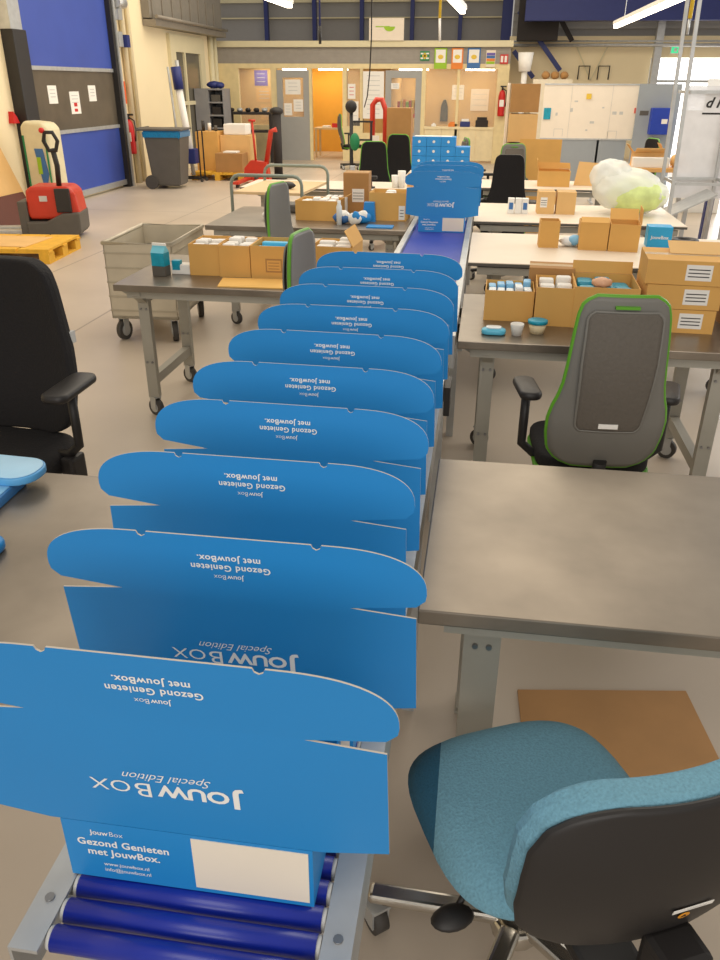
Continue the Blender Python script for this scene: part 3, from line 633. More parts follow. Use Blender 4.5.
def make_mailer():
    r = thing('mailer_box', '', 'box'); tr = tray_mesh(); tr.parent = r
    st = sticker_mesh(); st.parent = tr
    ld = lid_mesh(); ld.parent = r; ld.location = (0, 0, BH)
    tk = tuck_mesh(); tk.parent = ld; tk.location = (0, 0, L_)
    return r
proto = make_mailer()
BX = [(-.294, .604, 0, -.093, -.016), (-.284, .84, 0, -.121, .026), (-.318, 1.045, -.006, -.03, -.002), (-.313, 1.256, -.02, .012, .006), (-.318, 1.481, -.02, -.012, -.004),
      (-.316, 1.732, -.03, -.055, -.025), (-.31, 1.985, -.025, -.1, -.025), (-.308, 2.22, -.03, -.11, -.03), (-.305, 2.46, -.03, -.12, -.03), (-.30, 2.725, -.03, -.135, -.03), (-.268, 5.50, 0, -.01, 0), (-.262, 5.98, .02, -.06, -.03), (-.262, 6.3, .02, -.09, -.03)]
where = ['nearest the camera at the front end of the rollers', 'second from the camera on the rollers', 'third from the camera on the rollers', 'fourth from the camera on the rollers', 'fifth from the camera on the rollers', 'sixth from the camera on the rollers', 'seventh from the camera on the rollers', 'eighth from the camera on the rollers', 'ninth from the camera on the rollers', 'last of the roller row, before the bare belt', 'standing alone at the far end of the bare belt', 'behind the box at the far end of the belt', 'last one on the belt, below the stack of closed boxes']
for i, (x, y, rz, a, b) in enumerate(BX):
    o = proto if i == 0 else copy_tree(proto)
    o.location = (x, y, .7198 if i < 10 else .7155); o.rotation_euler = (0, 0, rz); o['label'] = 'open blue mailer box '+where[i]; o['group'] = 'open blue mailer boxes on the conveyor'
    ld = [c for c in o.children if c.name.startswith('lid')][0]; ld.rotation_euler = (-a, 0, 0); ld.children[0].rotation_euler = (-b, 0, 0)
# contents seen through the slot of the first two boxes
for i in range(4):
    x, y = BX[0][0], BX[0][1]
    k = i % 2; fx = x+(.09 if i < 2 else -.06); fy = y+.05+k*.08
    o = MB().blob((0, 0, .045), .055, .034, .045, 0, .06, 8, i).blob((0, -.002, .06), .045, .036, .02, 1, .06, 8, i+9).build('snack_pouch', [POUCH, SBLU if i % 2 else TEAL]); o.location = (fx, fy, .7225)
    tag(o, 'white snack pouch inside the nearest open mailer box, %s' % ('front right', 'back right', 'front left', 'back left')[i], 'pouch', 'pouches in the nearest mailer box')

# flat folded boxes on near left table
t = thing('folded_box', 'flattened blue box at the left picture edge on the left worktable, lower of the pair', 'flat box', (-1.20, 1.465, TZ), R(2), 'flattened blue boxes')
MB().rslab(.30, .25, .026, .012, (0,0,.001), rt=.12).build('folded_body', mat('deeper_blue_board', (60, 125, 185), .5), t)  # body in a deeper blue than its top panel
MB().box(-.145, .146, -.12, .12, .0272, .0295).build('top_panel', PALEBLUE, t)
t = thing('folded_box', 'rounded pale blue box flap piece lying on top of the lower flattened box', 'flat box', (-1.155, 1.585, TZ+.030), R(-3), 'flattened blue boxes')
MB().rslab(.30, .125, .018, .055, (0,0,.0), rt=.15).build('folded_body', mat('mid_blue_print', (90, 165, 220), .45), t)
MB().rslab(.29, .115, .002, .05, (0, 0, .0185)).build('top_panel', mat('paler_blue_board', (165, 210, 238), .45), t)  # top panel in a paler blue than the flap body
tag(MB().rslab(.10, .09, .025, .03, (-.99, 1.275, TZ+.001)).build('folded_box', BLUE), 'small end of a blue box nearest the camera at the left picture edge', 'flat box')

# ------------------------------------------------------------ task chairs
def backshell(prof, v0, v1, thick, curve, lean, n=44, m_=16, top_r=.05, scale=1.0, off=0):
    # prof(v in 0..1) -> half width; returns MB and outline; back surface at +thick side, y towards the rear
    def P(s_, t_, side):
        hw = prof(t_)*scale; u = s_*hw; vv = v0+(v1-v0)*(.5+(t_-.5)*scale)
        y = off+curve*(u/.2)**2+lean*(vv-v0)+(.03*sin(pi*(vv-v0)/(v1-v0))*-1)
        return (u, y+side, vv)
    mb = MB(); G = []
    for sd in (0, thick):
        G.append([[mb.bm.verts.new(P(-1+2*i/m_, j/n, sd)) for i in range(m_+1)] for j in range(n+1)])
    for q, g_ in enumerate(G):
        for j in range(n):
            for i in range(m_):
                f = mb.bm.faces.new((g_[j][i], g_[j][i+1], g_[j+1][i+1], g_[j+1][i])); f.smooth = True; f.material_index = q
    ring = [(0, i) for i in range(m_)]+[(j, m_) for j in range(n)]+[(n, m_-i) for i in range(m_)]+[(n-j, 0) for j in range(n)]
    for k in range(len(ring)):
        a, b = ring[k], ring[(k+1) % len(ring)]
        f = mb.bm.faces.new((G[0][a[0]][a[1]], G[0][b[0]][b[1]], G[1][b[0]][b[1]], G[1][a[0]][a[1]])); f.material_index = 1
    out = []
    for j, i in ring:
        p0 = G[0][j][i].co; p1 = G[1][j][i].co; out.append((p0+p1)/2)
    return mb, out
def lerp(tab, t):
    for (a, x), (b, y) in zip(tab, tab[1:]):
        if t <= b: k = (t-a)/(b-a); return x+(y-x)*k
    return tab[-1][1]
def star_base(t, m_=BLACKP, r=.27, z=.09):
    gl = MB().cyl((0,0,.07), (0,0,.22), .028).cyl((0,0,.22), (0,0,.40), .018, 1); gl.build('gas_lift', [BLACKP, CHROME], t)
    b = MB(); b.cyl((0,0,.065), (0,0,.115), .045)
    for k in range(5):
        a = 2*pi*k/5+.3; b.prism([(0, 0)], 0, 0) if False else None
        p0 = V((.03*cos(a), .03*sin(a), .10)); p1 = V((r*cos(a), r*sin(a), .085)); b.bar(p0, p1, .042, .026)
    o = b.build('star_base', m_, t); bv = o.modifiers.new('round', 'BEVEL'); bv.width = .008; bv.segments = 2
    for k in range(5):
        a = 2*pi*k/5+.3; c = caster(t, r*.95*cos(a), r*.95*sin(a), a+.6, .028)
def armrest(t, x, y, z, m_=BLACKP, w=.075, l=.19, splay=0):
    sg = 1 if x > 0 else -1
    a = MB().rslab(w, l, .028, .033, (0, 0, 0), rt=.35).build('arm_pad', m_, t); a.location = (x, y, z); a.rotation_euler = (0, 0, splay)
    MB().tube([(x, y, z+.002), (x+.0*sg, y, z-.12), (x, y, z-.19), (x-.04*sg, y, z-.225), (x-.12*sg, y, z-.235)], .016, n=10).build('arm_post', m_, t)
def green_chair(label, loc, rz, front=BLACKF):
    t = thing('task_chair', label, 'chair', loc, rz, 'task chairs with green edging')
    # chair faces +Y, the back is at -Y
    MB().rslab(.38, .38, .05, .09, (0, .02, .42), dome=.006).build('seat', BLACKF, t)
    MB().rslab(.392, .392, .016, .095, (0, .02, .408)).build('seat_rim', GREEN, t)
    MB().box(-.09, .09, -.1, .1, .385, .408, bev=.01).build('mechanism', BLACKP, t)
    tab = [(0, .09), (.02, .125), (.05, .15), (.1, .17), (.2, .180), (.3, .181), (.38, .172), (.44, .160), (.52, .150), (.62, .144), (.8, .136), (.9, .130), (.955, .121), (.985, .104), (1, .085)]
    pr = lambda q: lerp(tab, q)
    mb, out = backshell(pr, .475, 1.045, -.022, .035, -.10, off=-.19)
    mb.build('backrest', [front, GREYSH], t)
    MB().tube(out, .0085, n=8, closed=True).build('backrest_rim', GREEN, t)
    tab2 = [(0, .085), (.03, .098), (.06, .102), (.3, .107), (.6, .112), (.94, .110), (.97, .105), (1, .09)]
    mb, out2 = backshell(lambda q: lerp(tab2, q), .612, 1.005, -.004, .035, -.10, off=-.243)
    o = mb.build('back_inset', [GREYIN, GREYIN], t)
    MB().tube(out2, .0045, n=6, closed=True).build('inset_edge', GREYSH, t)
    MB().box(-.03, .03, -.2605, -.2535, .628, .643).build('maker_plate', PAPER, t)
    MB().box(-.035, .035, -.284, -.266, 1.014, 1.022).build('top_badge', GREEN, t)
    MB().tube([(0, -.09, .39), (0, -.2, .40), (0, -.225, .50)], .022, n=10).build('back_support', BLACKP, t)
    armrest(t, -.235, -.03, .66, splay=.1); armrest(t, .235, -.03, .66, splay=-.25)
    star_base(t); return t
gc = green_chair('grey task chair with green rim, its back turned, centre right', (.425, 2.66, 0), R(3))
def place(label, loc, rz): c = copy_tree(gc); c.location = loc; c.rotation_euler = (0, 0, rz); c['label'] = label; return c
gs = green_chair('green edged task chair seen side-on just left of the mailer boxes', (-.50, 3.30, 0), R(-100), front=GREYSH)
g3 = gs
for c in [c for c in list(g3.children) if c.name.startswith('arm_')]: bpy.data.objects.remove(c)
gq = copy_tree(gs); gq.location = (-1.03, 5.02, 0); gq.rotation_euler = (0, 0, R(-104)); gq['label'] = 'green edged task chair seen side-on before the table with crumpled pouches'
place('dark task chair with green edge, lower of two at the back left table', (-1.18, 8.9, 0), R(186))
place('tall dark task chair in front of the brown carton stack at back left', (-1.10, 10.3, 0), R(176))
gd = place('dark fabric task chair facing the camera right of the far mailer box', (.19, 7.45, 0), R(176))
for c in [c for c in list(gd.children) if c.name.startswith('backrest_rim')]: bpy.data.objects.remove(c)
place('grey backed task chair with green edge behind the dark fabric one', (.19, 9.35, 0), R(20))
place('grey backed task chair furthest back beside the office cupboards', (.0, 10.1, 0), R(-75))
place('small green edged task chair in the office doorway area', (-2.78, 17.6, 0), R(-70))
place('green backed task chair by the cupboards behind the blue box stack', (-1.35, 15.4, 0), R(-60))
place('dark task chair with yellow green edge near the whiteboards', (1.68, 10.3, 0), R(115))

# black office chair at the left
t = thing('office_chair', 'large black fabric office chair with armrests at the left edge', 'chair', (-1.60, 2.24, 0), R(174))
MB().rslab(.5, .47, .085, .12, (0, .02, .40), dome=.008).build('seat', BLACKF, t)
tab = [(0, .10), (.02, .14), (.06, .18), (.12, .20), (.35, .215), (.5, .205), (.7, .18), (.85, .165), (.93, .15), (.97, .125), (1, .08)]
mb, out = backshell(lambda q: lerp(tab, q)*1.12, .48, 1.075, -.065, .05, -.1, off=-.19)
o = mb.build('backrest', [BLACKF, BLACKF], t); bv = o.modifiers.new('soft', 'SUBSURF'); bv.levels = 1; bv.render_levels = 1
MB().box(-.04, .04, -.31, -.27, .38, .75, bev=.01).build('back_support', BLACKP, t)
MB().box(-.218, -.205, -.27, -.245, .80, .84).build('side_tag', LGREY, t)
armrest(t, -.31, -.06, .70, w=.09, l=.25, splay=.1); armrest(t, .285, -.06, .69, w=.09, l=.25, splay=-.1)
MB().box(-.30, -.25, -.1, -.02, .37, .47, bev=.012).build('arm_bracket', BLACKP, t)
MB().box(-.1, .1, -.1, .1, .375, .40).build('mechanism', BLACKP, t)
star_base(t, BLACKP, .3)

# blue fabric work chair, front right
t = thing('work_chair', 'blue fabric work chair with black back shell in the lower right corner', 'chair', (.165, 1.06, 0), R(25))
def seat_pad():
    mb = MB(); n, m_ = 26, 12; w, d = .21, .205
    # superellipse plan, crowned top, waterfall front (+Y)
    def P(a, k, top):
        e = .62; ca, sa = cos(a), sin(a)
        x = w*math.copysign(abs(ca)**e, ca)*k; y = d*math.copysign(abs(sa)**e, sa)*k
        if top: z = .455+.018*(1-k**4)*(1)-.03*max(0, (k-.72)/.28)**2 - .02*max(0, y/d-.6)
        else: z = .412
        return (x, y, z)
    N = 48; rings = []
    for k in [j/m_ for j in range(1, m_+1)]: rings.append([mb.bm.verts.new(P(2*pi*i/N, k, True)) for i in range(N)])
    low = [mb.bm.verts.new(P(2*pi*i/N, .97, False)) for i in range(N)]
    c = mb.bm.verts.new((0, 0, .473))
    for i in range(N): f = mb.bm.faces.new((c, rings[0][i], rings[0][(i+1) % N])); f.smooth = True
    for a, b in zip(rings+[None], rings[1:]+[low]):
        if a is None: break
        for i in range(N): f = mb.bm.faces.new((a[i], b[i], b[(i+1) % N], a[(i+1) % N])); f.smooth = True
    mb.bm.faces.new(low)
    return mb
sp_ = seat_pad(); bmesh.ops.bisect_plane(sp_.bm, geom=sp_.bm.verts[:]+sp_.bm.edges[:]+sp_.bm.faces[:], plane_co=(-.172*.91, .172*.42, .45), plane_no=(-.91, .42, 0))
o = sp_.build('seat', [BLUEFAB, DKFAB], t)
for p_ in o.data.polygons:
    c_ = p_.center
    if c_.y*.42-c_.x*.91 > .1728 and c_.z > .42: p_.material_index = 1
mb = MB(); mb.rslab(.40, .39, .022, .16, (0, 0, .392)); mb.build('seat_pan', BLACKP, t)
tab = [(0, .13), (.03, .17), (.1, .21), (.2, .235), (.4, .25), (.6, .25), (.75, .245), (.87, .225), (.94, .195), (.98, .16), (1, .12)]
mb, out = backshell(lambda q: lerp(tab, q)*.94, .485, .80, -.045, .045, -.12, off=-.245); o = mb.build('back_pad', [BLUEFAB, BLUEFAB], t); o.location.x = .04; s_ = o.modifiers.new('soft', 'SUBSURF'); s_.render_levels = 1; s_.levels = 1
mb, out = backshell(lambda q: lerp(tab, q)*.94, .48, .797, -.012, .048, -.12, off=-.292); o = mb.build('back_shell', [BLACKP, BLACKP], t); o.location.x = .04; s_ = o.modifiers.new('soft', 'SUBSURF'); s_.render_levels = 1; s_.levels = 1
MB().box(.0, .08, -.375, -.31, .36, .515, bev=.012).build('back_column', BLACKP, t)
MB().box(-.05, .05, -.30, .0, .36, .388, bev=.01).build('mechanism', BLACKP, t)
mb = MB().box(-.05, .035, -.0012, 0, 0, .012).box(-.02, .02, -.0016, -.0012, .004, .008, 1); o = mb.build('white_strip_label', [PAPER, LGREY], t); o.scale = (.75,)*3; o.location = (.045, -.3475, .600); o.rotation_euler = (R(13), 0, 0)
mb = MB().cyl((0, 0, 0), (0, -.0012, 0), .012, 0, 20).prism([(-.006, -.004), (.006, -.004), (0, .007)], -.0018, -.0012, 1); o = mb.build('round_sticker', [mat('orange_sticker', (225, 150, 30), .5), BLACKP], t); o.scale = (.75,)*3; o.location = (.033, -.3430, .583); o.rotation_euler = (R(16), 0, 0)
MB().cyl((0,0,.1), (0,0,.25), .034).cyl((0,0,.25), (0,0,.37), .026, 1).build('gas_lift', [CHROME, BLACKP], t)
b = MB().cyl((0,0,.075), (0,0,.12), .05)
for k in range(5):
    a = 2*pi*k/5+R(152); b.bar((.03*cos(a), .03*sin(a), .115), (.30*cos(a), .30*sin(a), .105), .04, .028)
o = b.build('star_base', CHROME, t); bv = o.modifiers.new('round', 'BEVEL'); bv.width = .01; bv.segments = 3
for k in range(5):
    a = 2*pi*k/5+R(152); caster(t, .285*cos(a), .285*sin(a), a+.7, .034)
MB().tube([(-.03, .0, .37), (-.12, -.05, .375), (-.19, -.11, .37)], .006).blob((-.205, -.125, .37), .038, .024, .012, n=8).build('lever', BLACKP, t)

# cardboard on the floor under the right table
tag(MB().prism([(.20, 1.86), (.69, 1.93), (.74, 1.5), (.22, 1.38)], .001, .007, plane='XY').build('cardboard_sheet', mat('shaded_cardboard', (175, 132, 84), .85)), 'flat cardboard sheet lying on the floor under the right worktable', 'cardboard')  # shade under the worktable is put into this board colour

# ------------------------------------------------------------ things on the left tables
t = thing('drink_carton', 'teal and dark drink carton standing on the stainless caster table', 'carton', (-1.60, 3.90, TZ), R(-8))
MB().box(-.036, .036, -.03, .03, 0, .05, bev=.003).build('dark_base', BINGREY, t); MB().box(-.036, .036, -.03, .03, .05, .115, bev=.002).build('carton_body', TEAL, t)
mb = MB(); mb.prism([(-.03, .115), (.03, .115), (.008, .14), (.004, .155), (-.004, .155), (-.008, .14)], -.036, .036, plane='YZ'); mb.build('gable_top', mat('light_teal', (120, 200, 220), .4), t); MB().box(-.037, .037, -.006, .006, .148, .16).build('top_seal', PAPER, t)
mb = MB().box(-.05, .05, -.035, .035, 0, .05, bev=.006).box(-.045, .0, -.0355, .0, .02, .07, 1, bev=.004); o = mb.build('small_packet', [PAPER, TEAL]); o.location = (-1.51, 3.965, TZ); tag(o, 'small white and teal packet beside the drink carton', 'packet')
cA = carton('low carton of white packets, left end of the row on the caster table', (-1.385, 4.06, TZ), .155, .26, .155, R(2), flaps=(170, None, None, None), grp='cartons on the caster table', flapfrac=.001)
cB = carton('low carton of white packets, second from left on the caster table', (-1.22, 4.05, TZ), .16, .26, .155, R(1), flaps=(None,)*4, grp='cartons on the caster table')
cC = carton('wide carton with printed square and teal packets on the caster table', (-1.015, 4.04, TZ), .235, .26, .16, R(1), flaps=(None,)*4, grp='cartons on the caster table', mark=True)
cD = carton('carton of white packets half hidden by the side-on chair back', (-.73, 4.12, TZ), .22, .24, .15, R(-4), flaps=(None, None, None, 60), grp='cartons on the caster table')
fill(cA, (-1.385, 4.06, TZ), .135, .23, .006, .165, 2, 4, PAPER, 'packet', 'white packet standing in the two leftmost cartons on the caster table', 'white packets in the left cartons')
fill(cB, (-1.22, 4.05, TZ), .14, .23, .006, .163, 2, 4, PAPER, 'packet', 'white packet standing in the two leftmost cartons on the caster table', 'white packets in the left cartons')
fill(cC, (-1.015, 4.04, TZ), .215, .23, .006, .158, 1, 4, mat('cyan_card', (80, 190, 230), .5), 'packet', 'cyan packet filling the wide carton with the printed square', 'cyan packets in the wide carton')
fill(cD, (-.73, 4.12, TZ), .19, .21, .006, .16, 2, 3, PAPER, 'packet', 'white packet in the carton behind the side-on chair', 'white packets behind the chair')
tag(MB().prism([(-1.24, 3.69), (-.86, 3.70), (-.84, 3.895), (-1.27, 3.875)], TZ+.0005, TZ+.006, plane='XY').build('kraft_sheet', mat('yellow_kraft', (238, 190, 105), .8)), 'flat yellow kraft sheet on the front edge of the caster table', 'cardboard')

# second left table
c1 = carton('wide low carton of white sheets on the table behind the chairs', (-1.17, 5.93, TZ), .31, .24, .135, R(-3), flaps=(None, None, None, 150), grp='cartons on the pouch table', flapfrac=.25)
fill(c1, (-1.17, 5.93, TZ), .26, .2, .006, .14, 4, 2, PAPER, 'packet', 'white packet in the wide low carton on the pouch table', 'packets in the low carton')
carton('tall closed carton with a white label on the pouch table', (-.95, 6.28, TZ), .19, .2, .29, R(2), KRAFTD, False, sticker=(-.15, .32, .3, .62), grp='cartons on the pouch table')
c2 = carton('carton with papers on top next to the conveyor belt', (-.67, 6.02, TZ), .27, .25, .19, R(-2), KRAFT, flaps=(None,)*4, sticker=(.3, .46, .05, .55), grp='cartons on the pouch table')
fill(c2, (-.67, 6.02, TZ), .24, .22, .006, .19, 3, 2, PAPER, 'packet', 'white packet in the carton next to the belt', 'packets in the belt side carton')
for i, (x, y, r, m1, m2) in enumerate(((-.97, 5.72, .075, SBLU, PAPER), (-.84, 5.74, .07, BLUE, PAPER), (-.88, 5.68, .05, PAPER, BLUE))):
    o = MB().blob((0, 0, .04), r, r*.6, .04, 0, .1, 8, i).blob((.01, -.01, .055), r*.6, r*.4, .035, 1, .1, 8, i+4).build('crumpled_pouch', [m1, m2]); o.location = (x, y, TZ)
    tag(o, 'crumpled blue and white pouch, %s of the heap on the left table' % ('left', 'right', 'front')[i], 'pouch', 'crumpled pouches')
o = MB().prism([(-.045, .0), (.045, .0), (.035, .13), (-.035, .13)], -.03, .03).build('blue_cup_carton', BLUE); o.location = (-.80, 5.86, TZ); tag(o, 'small blue carton standing between the crumpled pouches and the cartons', 'box')
tag(MB().box(-.78, -.6, 5.55, 5.66, TZ, TZ+.008).build('blue_card', BLUE), 'flat blue card at the front edge of the pouch table', 'card')
for i, x in enumerate((-1.53, -1.45)):
    o = MB().blob((0, 0, .03), .05, .035, .03, 0, .08, 8, i).build('small_pouch', [PAPER if i == 0 else mat('cyan_pouch', (110, 190, 220), .4)]); o.location = (x, 5.82-.05*i, TZ); tag(o, ('white' if i == 0 else 'cyan')+' small pouch at the left end of the pouch table', 'pouch')
tag(MB().lathe([(.0, 0), (.018, 0), (.02, .12), (.012, .14), (.012, .16)], (-1.0+.015, 5.66, TZ), n=12).build('slim_bottle', POUCH), 'slim clear bottle between the low carton and the pouches', 'bottle')
tag(MB().box(-1.55, -1.3, 6.15, 6.35, TZ, TZ+.06, bev=.015).build('dark_tool_case', BINGREY), 'dark tool case behind the side-on chair on the pouch table', 'case')
for i in range(4): tag(MB().box(-1.18+i*.045, -1.145+i*.045, 6.15, 6.3, TZ, TZ+.12).build('booklet', [PAPER, POUCH][i % 2]), 'upright white booklet behind the low carton, number %s from left' % ('one','two','three','four')[i], 'booklet', 'upright booklets')

# wire trolley with wooden deck
t = thing('hand_trolley', 'tube framed trolley with a wooden deck at the back left', 'trolley', (-1.74, 7.12, 0), R(-3))
for y0 in (-.45, .45):
    hw = .30; P_ = [(-hw, y0, .08), (-hw, y0, .86)]+[(-hw+.07-.07*cos(a), y0, .86+.07*sin(a)) for a in (R(30), R(60), R(90))]+[(hw-.07+.07*sin(a), y0, .86+.07*cos(a)) for a in (0, R(30), R(60), R(90))]+[(hw, y0, .08)]
    MB().tube(P_, .014).build('end_frame', mat('tube_greygreen', (130, 140, 130), .5, .2), t)
MB().box(-.29, .29, -.44, .44, .78, .80).build('deck', WOOD, t); MB().box(-.29, .29, -.44, .44, .20, .22).build('deck', WOOD, t)
for sx in (-.3, .3):
    for sy in (-.45, .45): caster(t, sx, sy, .3, .035)
tag(MB().blob((-1.66, 6.95, .83), .08, .05, .03, 0, .1, 8, 2).build('hand_tool', BLACKP), 'black hand tool on the wooden trolley deck', 'tool')

# laundry-style aluminium cart
t = thing('bin_cart', 'grey aluminium bin cart on casters behind the caster table', 'cart', (-2.24, 5.42, 0), R(3))
w, d, z0, z1 = .46, .76, .16, .66
mb = MB().box(-w/2, w/2, -d/2, d/2, z0, z0+.02)
for a in ((-w/2, w/2, -d/2, -d/2+.008), (-w/2, w/2, d/2-.008, d/2), (-w/2, -w/2+.008, -d/2, d/2), (w/2-.008, w/2, -d/2, d/2)): mb.box(*a, z0, z1)
mb.build('cart_body', CARTGREY, t)
mb = MB()
for k in range(5):
    z = z0+.05+k*.095; mb.box(-w/2-.004, w/2+.004, -d/2-.004, -d/2, z, z+.012).box(w/2, w/2+.004, -d/2, d/2, z, z+.012)
mb.build('rib', mat('cart_rib', (176, 166, 146), .5, .25), t)
MB().tube([(-w/2, -d/2, z1), (w/2, -d/2, z1), (w/2, d/2, z1), (-w/2, d/2, z1)], .014, closed=True).build('top_rim', CARTGREY, t)
for sx in (-1, 1):
    for sy in (-1, 1): caster(t, sx*(w/2-.05), sy*(d/2-.06), .4*sx, .05).scale = (1.2, 1.2, 1.35)
for i in range(3): o = tag(MB().blob((-2.26+.03*i, 5.20+.22*i, .245), .10, .10, .06, 0, .1, 8, i).build('cloth_bundle', [DARKST, LGREY, BINGREY][i]), 'bundle of stuff inside the aluminium bin cart, %s' % ('front left', 'middle', 'back right')[i], 'bundle', 'bundles in the bin cart')

# ------------------------------------------------------------ right tables
Y2 = 3.28
o = MB().rslab(.095, .06, .02, .025, (0, 0, .001), dome=.008).rslab(.06, .04, .006, .015, (0, 0, .024), 1).build('snack_pouch', [mat('cyan_end_pouch', (90, 185, 215), .4), POUCH]); o.location = (.075, 3.10, TZ); tag(o, 'white and cyan pouch lying at the left end of the carton table', 'pouch')
tag(MB().lathe([(.0, 0), (.019, 0), (.027, .042), (.0265, .045), (.024, .045), (.018, .006), (.001, .006)], (.165, 3.10, TZ)).build('white_cup', PAPER), 'small white paper cup beside the tub with the teal lid', 'cup')
t = thing('food_tub', 'small round tub of cream food with a teal lid on the carton table', 'tub', (.245, 3.14, TZ))
MB().lathe([(.0, 0), (.026, 0), (.036, .04)]).build('tub', mat('cream_tub', (228, 210, 170), .4), t); MB().lathe([(.0, .040), (.039, .040), (.039, .052), (.034, .054), (.001, .054)]).build('lid', TEAL, t)
cP = carton('carton of pale blue and white sachets at the left of the carton table', (.135, 3.40, TZ), .20, .2, .125, R(-1), flaps=(None, None, None, None), grp='open cartons on the carton table')
fill(cP, (.135, 3.40, TZ), .18, .18, .006, .135, 5, 2, [PALEBLUE, POUCH], 'sachet', 'pale sachet standing in the leftmost carton on the carton table', 'sachets in the leftmost carton')
cQ = carton('narrow tall carton of white packets beside the sachet carton', (.32, 3.37, TZ), .16, .24, .155, R(-2), flaps=(None, None, None, None), grp='open cartons on the carton table')
fill(cQ, (.32, 3.37, TZ), .14, .2, .006, .16, 2, 3, PAPER, 'packet', 'white packet in the narrow carton on the carton table', 'packets in the narrow carton')
carton('dented carton standing behind the narrow carton', (.315, 3.58, TZ), .19, .14, .18, R(-3), KRAFTD, False, grp='open cartons on the carton table')
cR = carton('large carton of teal packets partly behind the chair back', (.515, 3.38, TZ), .25, .28, .165, R(-2), flaps=(None, 110, None, None), grp='open cartons on the carton table', flapfrac=.2)
fill(cR, (.515, 3.38, TZ), .22, .24, .006, .158, 3, 2, TEAL, 'packet', 'teal packet in the large carton behind the chair', 'teal packets in the large carton')
o = MB().blob((0, 0, .02), .04, .03, .02, 0, .1, 8, 1).build('peach_pouch', mat('peach', (225, 175, 140), .6)); o.location = (.49, 3.29, TZ+.155); tag(o, 'small peach pouch on the teal packets', 'pouch')
for k in range(3):
    h = .092; x = .80+(.0, .0, .0)[k]
    cc = carton(('bottom', 'middle', 'top')[k]+' carton of the stack of three on the right of the carton table', (x, 3.37, TZ+k*(h+.002)), (.27, .28, .29)[k], .27, h, R((-2, -1, -4)[k]), KRAFT, k < 2 and False, sticker=(.0, .33, .2, .85), grp='stack of three cartons')
    if k == 2:
        f = MB().box(-.1, .1, 0, .12, 0, .003).build('flap', KRAFT2, cc); f.location = (.05, .0, h+.002); f.rotation_euler = (R(14), 0, 0)
carton('brown carton cut by the right picture edge beyond the three carton stack', (1.13, 3.42, TZ), .26, .3, .23, R(2), KRAFTD, False)
# third table
Y3 = 4.95
carton('small carton at the left of the laminate table', (.405, 5.08, TZ), .115, .12, .155, R(1), KRAFT, True, (None, None, None, None), grp='cartons on the laminate table')
o = MB().blob((0, 0, .03), .06, .05, .03, 0, .1, 8, 5).blob((.03, -.02, .04), .045, .04, .03, 1, .1, 8, 6).build('sachet_heap', [POUCH, PALEBLUE]); o.location = (.535, 5.10, TZ); tag(o, 'heap of clear and blue sachets between small carton and large cartons', 'sachets', kind='stuff')
carton('closed looking carton left of the open flap carton', (.665, 5.08, TZ), .165, .2, .155, R(-3), KRAFT, True, (20, None, None, None), grp='cartons on the laminate table', flapfrac=.4)
carton('carton with one tall raised flap beside the blue box', (.84, 5.06, TZ), .17, .2, .155, R(-5), KRAFT, True, (None, 140, None, 88), grp='cartons on the laminate table', flapfrac=.5)
t = thing('blue_product_box', 'small bright blue box at the right on the laminate table', 'box', (1.07, 5.2, TZ), R(-3)); MB().box(-.07, .07, -.06, .06, 0, .12, bev=.002).build('box_body', mat('cyan_box', (25, 160, 215), .45), t)
mb = MB(); mb.text('JouwBox', .028, (0, .05), 0, bold=.01, off=-.061); mb.build('print', PAPER, t)
t = thing('tape_dispenser', 'black tape roll lying beside the bright blue box', 'tape', (1.24, 5.27, TZ)); MB().lathe([(.04, 0), (.085, 0), (.09, .02), (.085, .035), (.04, .035), (.038, .02)]).build('roll', BLACKP, t)
# fourth table
for i, (x, m_) in enumerate(((.21, SBLU), (.265, PAPER), (.315, SBLU))):
    o = MB().box(-.024, .024, -.03, .03, 0, .11, bev=.003).box(-.015, .015, -.0305, -.029, .03, .08, 1).build('milk_box', [PAPER, m_]); o.location = (x, 6.45, TZ); tag(o, 'small white and blue box on the bag table, %s of three' % ('left', 'middle', 'right')[i], 'box', 'white and blue boxes')
carton('left of two tall cartons on the bag table', (.47, 6.52, TZ), .125, .16, .16, R(1), KRAFT2, False, sticker=(-.35, .05, .3, .75), grp='pair of cartons on the bag table')
carton('right of two tall cartons on the bag table', (.62, 6.52, TZ), .14, .16, .16, R(-1), KRAFT2, False, grp='pair of cartons on the bag table')
t = thing('plastic_bag', 'big clear plastic bag of lime green filling on the far white table', 'bag', (1.07, 6.60, TZ+.02))
MB().blob((0, 0, .15), .25, .24, .155, 0, .07, 20, 4).blob((-.13, .02, .24), .15, .16, .12, 0, .10, 16, 8).blob((.16, -.05, .12), .13, .16, .12, 0, .10, 16, 9).build('bag_film', BAGW, t)
MB().blob((.06, -.05, .12), .215, .215, .13, 0, .06, 16, 4).build('filling', BAGG, t)
# far table
mb = carton('open carton on the far table in front of the grey panels', (.66, 8.42, TZ), .30, .25, .14, R(-2), KRAFT, True, (None, None, 100, None)); 
leanp = MB(); leanp.prism([(0, 0), (.32, 0), (.31, .055), (.0, .06)], 0, .006); o = leanp.build('cardboard_sheet', KRAFT); o.location = (.50, 8.5, TZ+.146); o.rotation_euler = (R(-8), 0, 0); tag(o, 'upright ochre cardboard piece behind the pair of cartons', 'cardboard')
o = MB().prism([(0, 0), (.2, .0), (.22, .21), (.03, .22)], 0, .006).build('cardboard_sheet', KRAFT2); o.location = (.86, 8.45, TZ+.001); o.rotation_euler = (R(-12), 0, R(-6)); tag(o, 'pale cardboard piece leaning left of the plastic bag', 'cardboard')

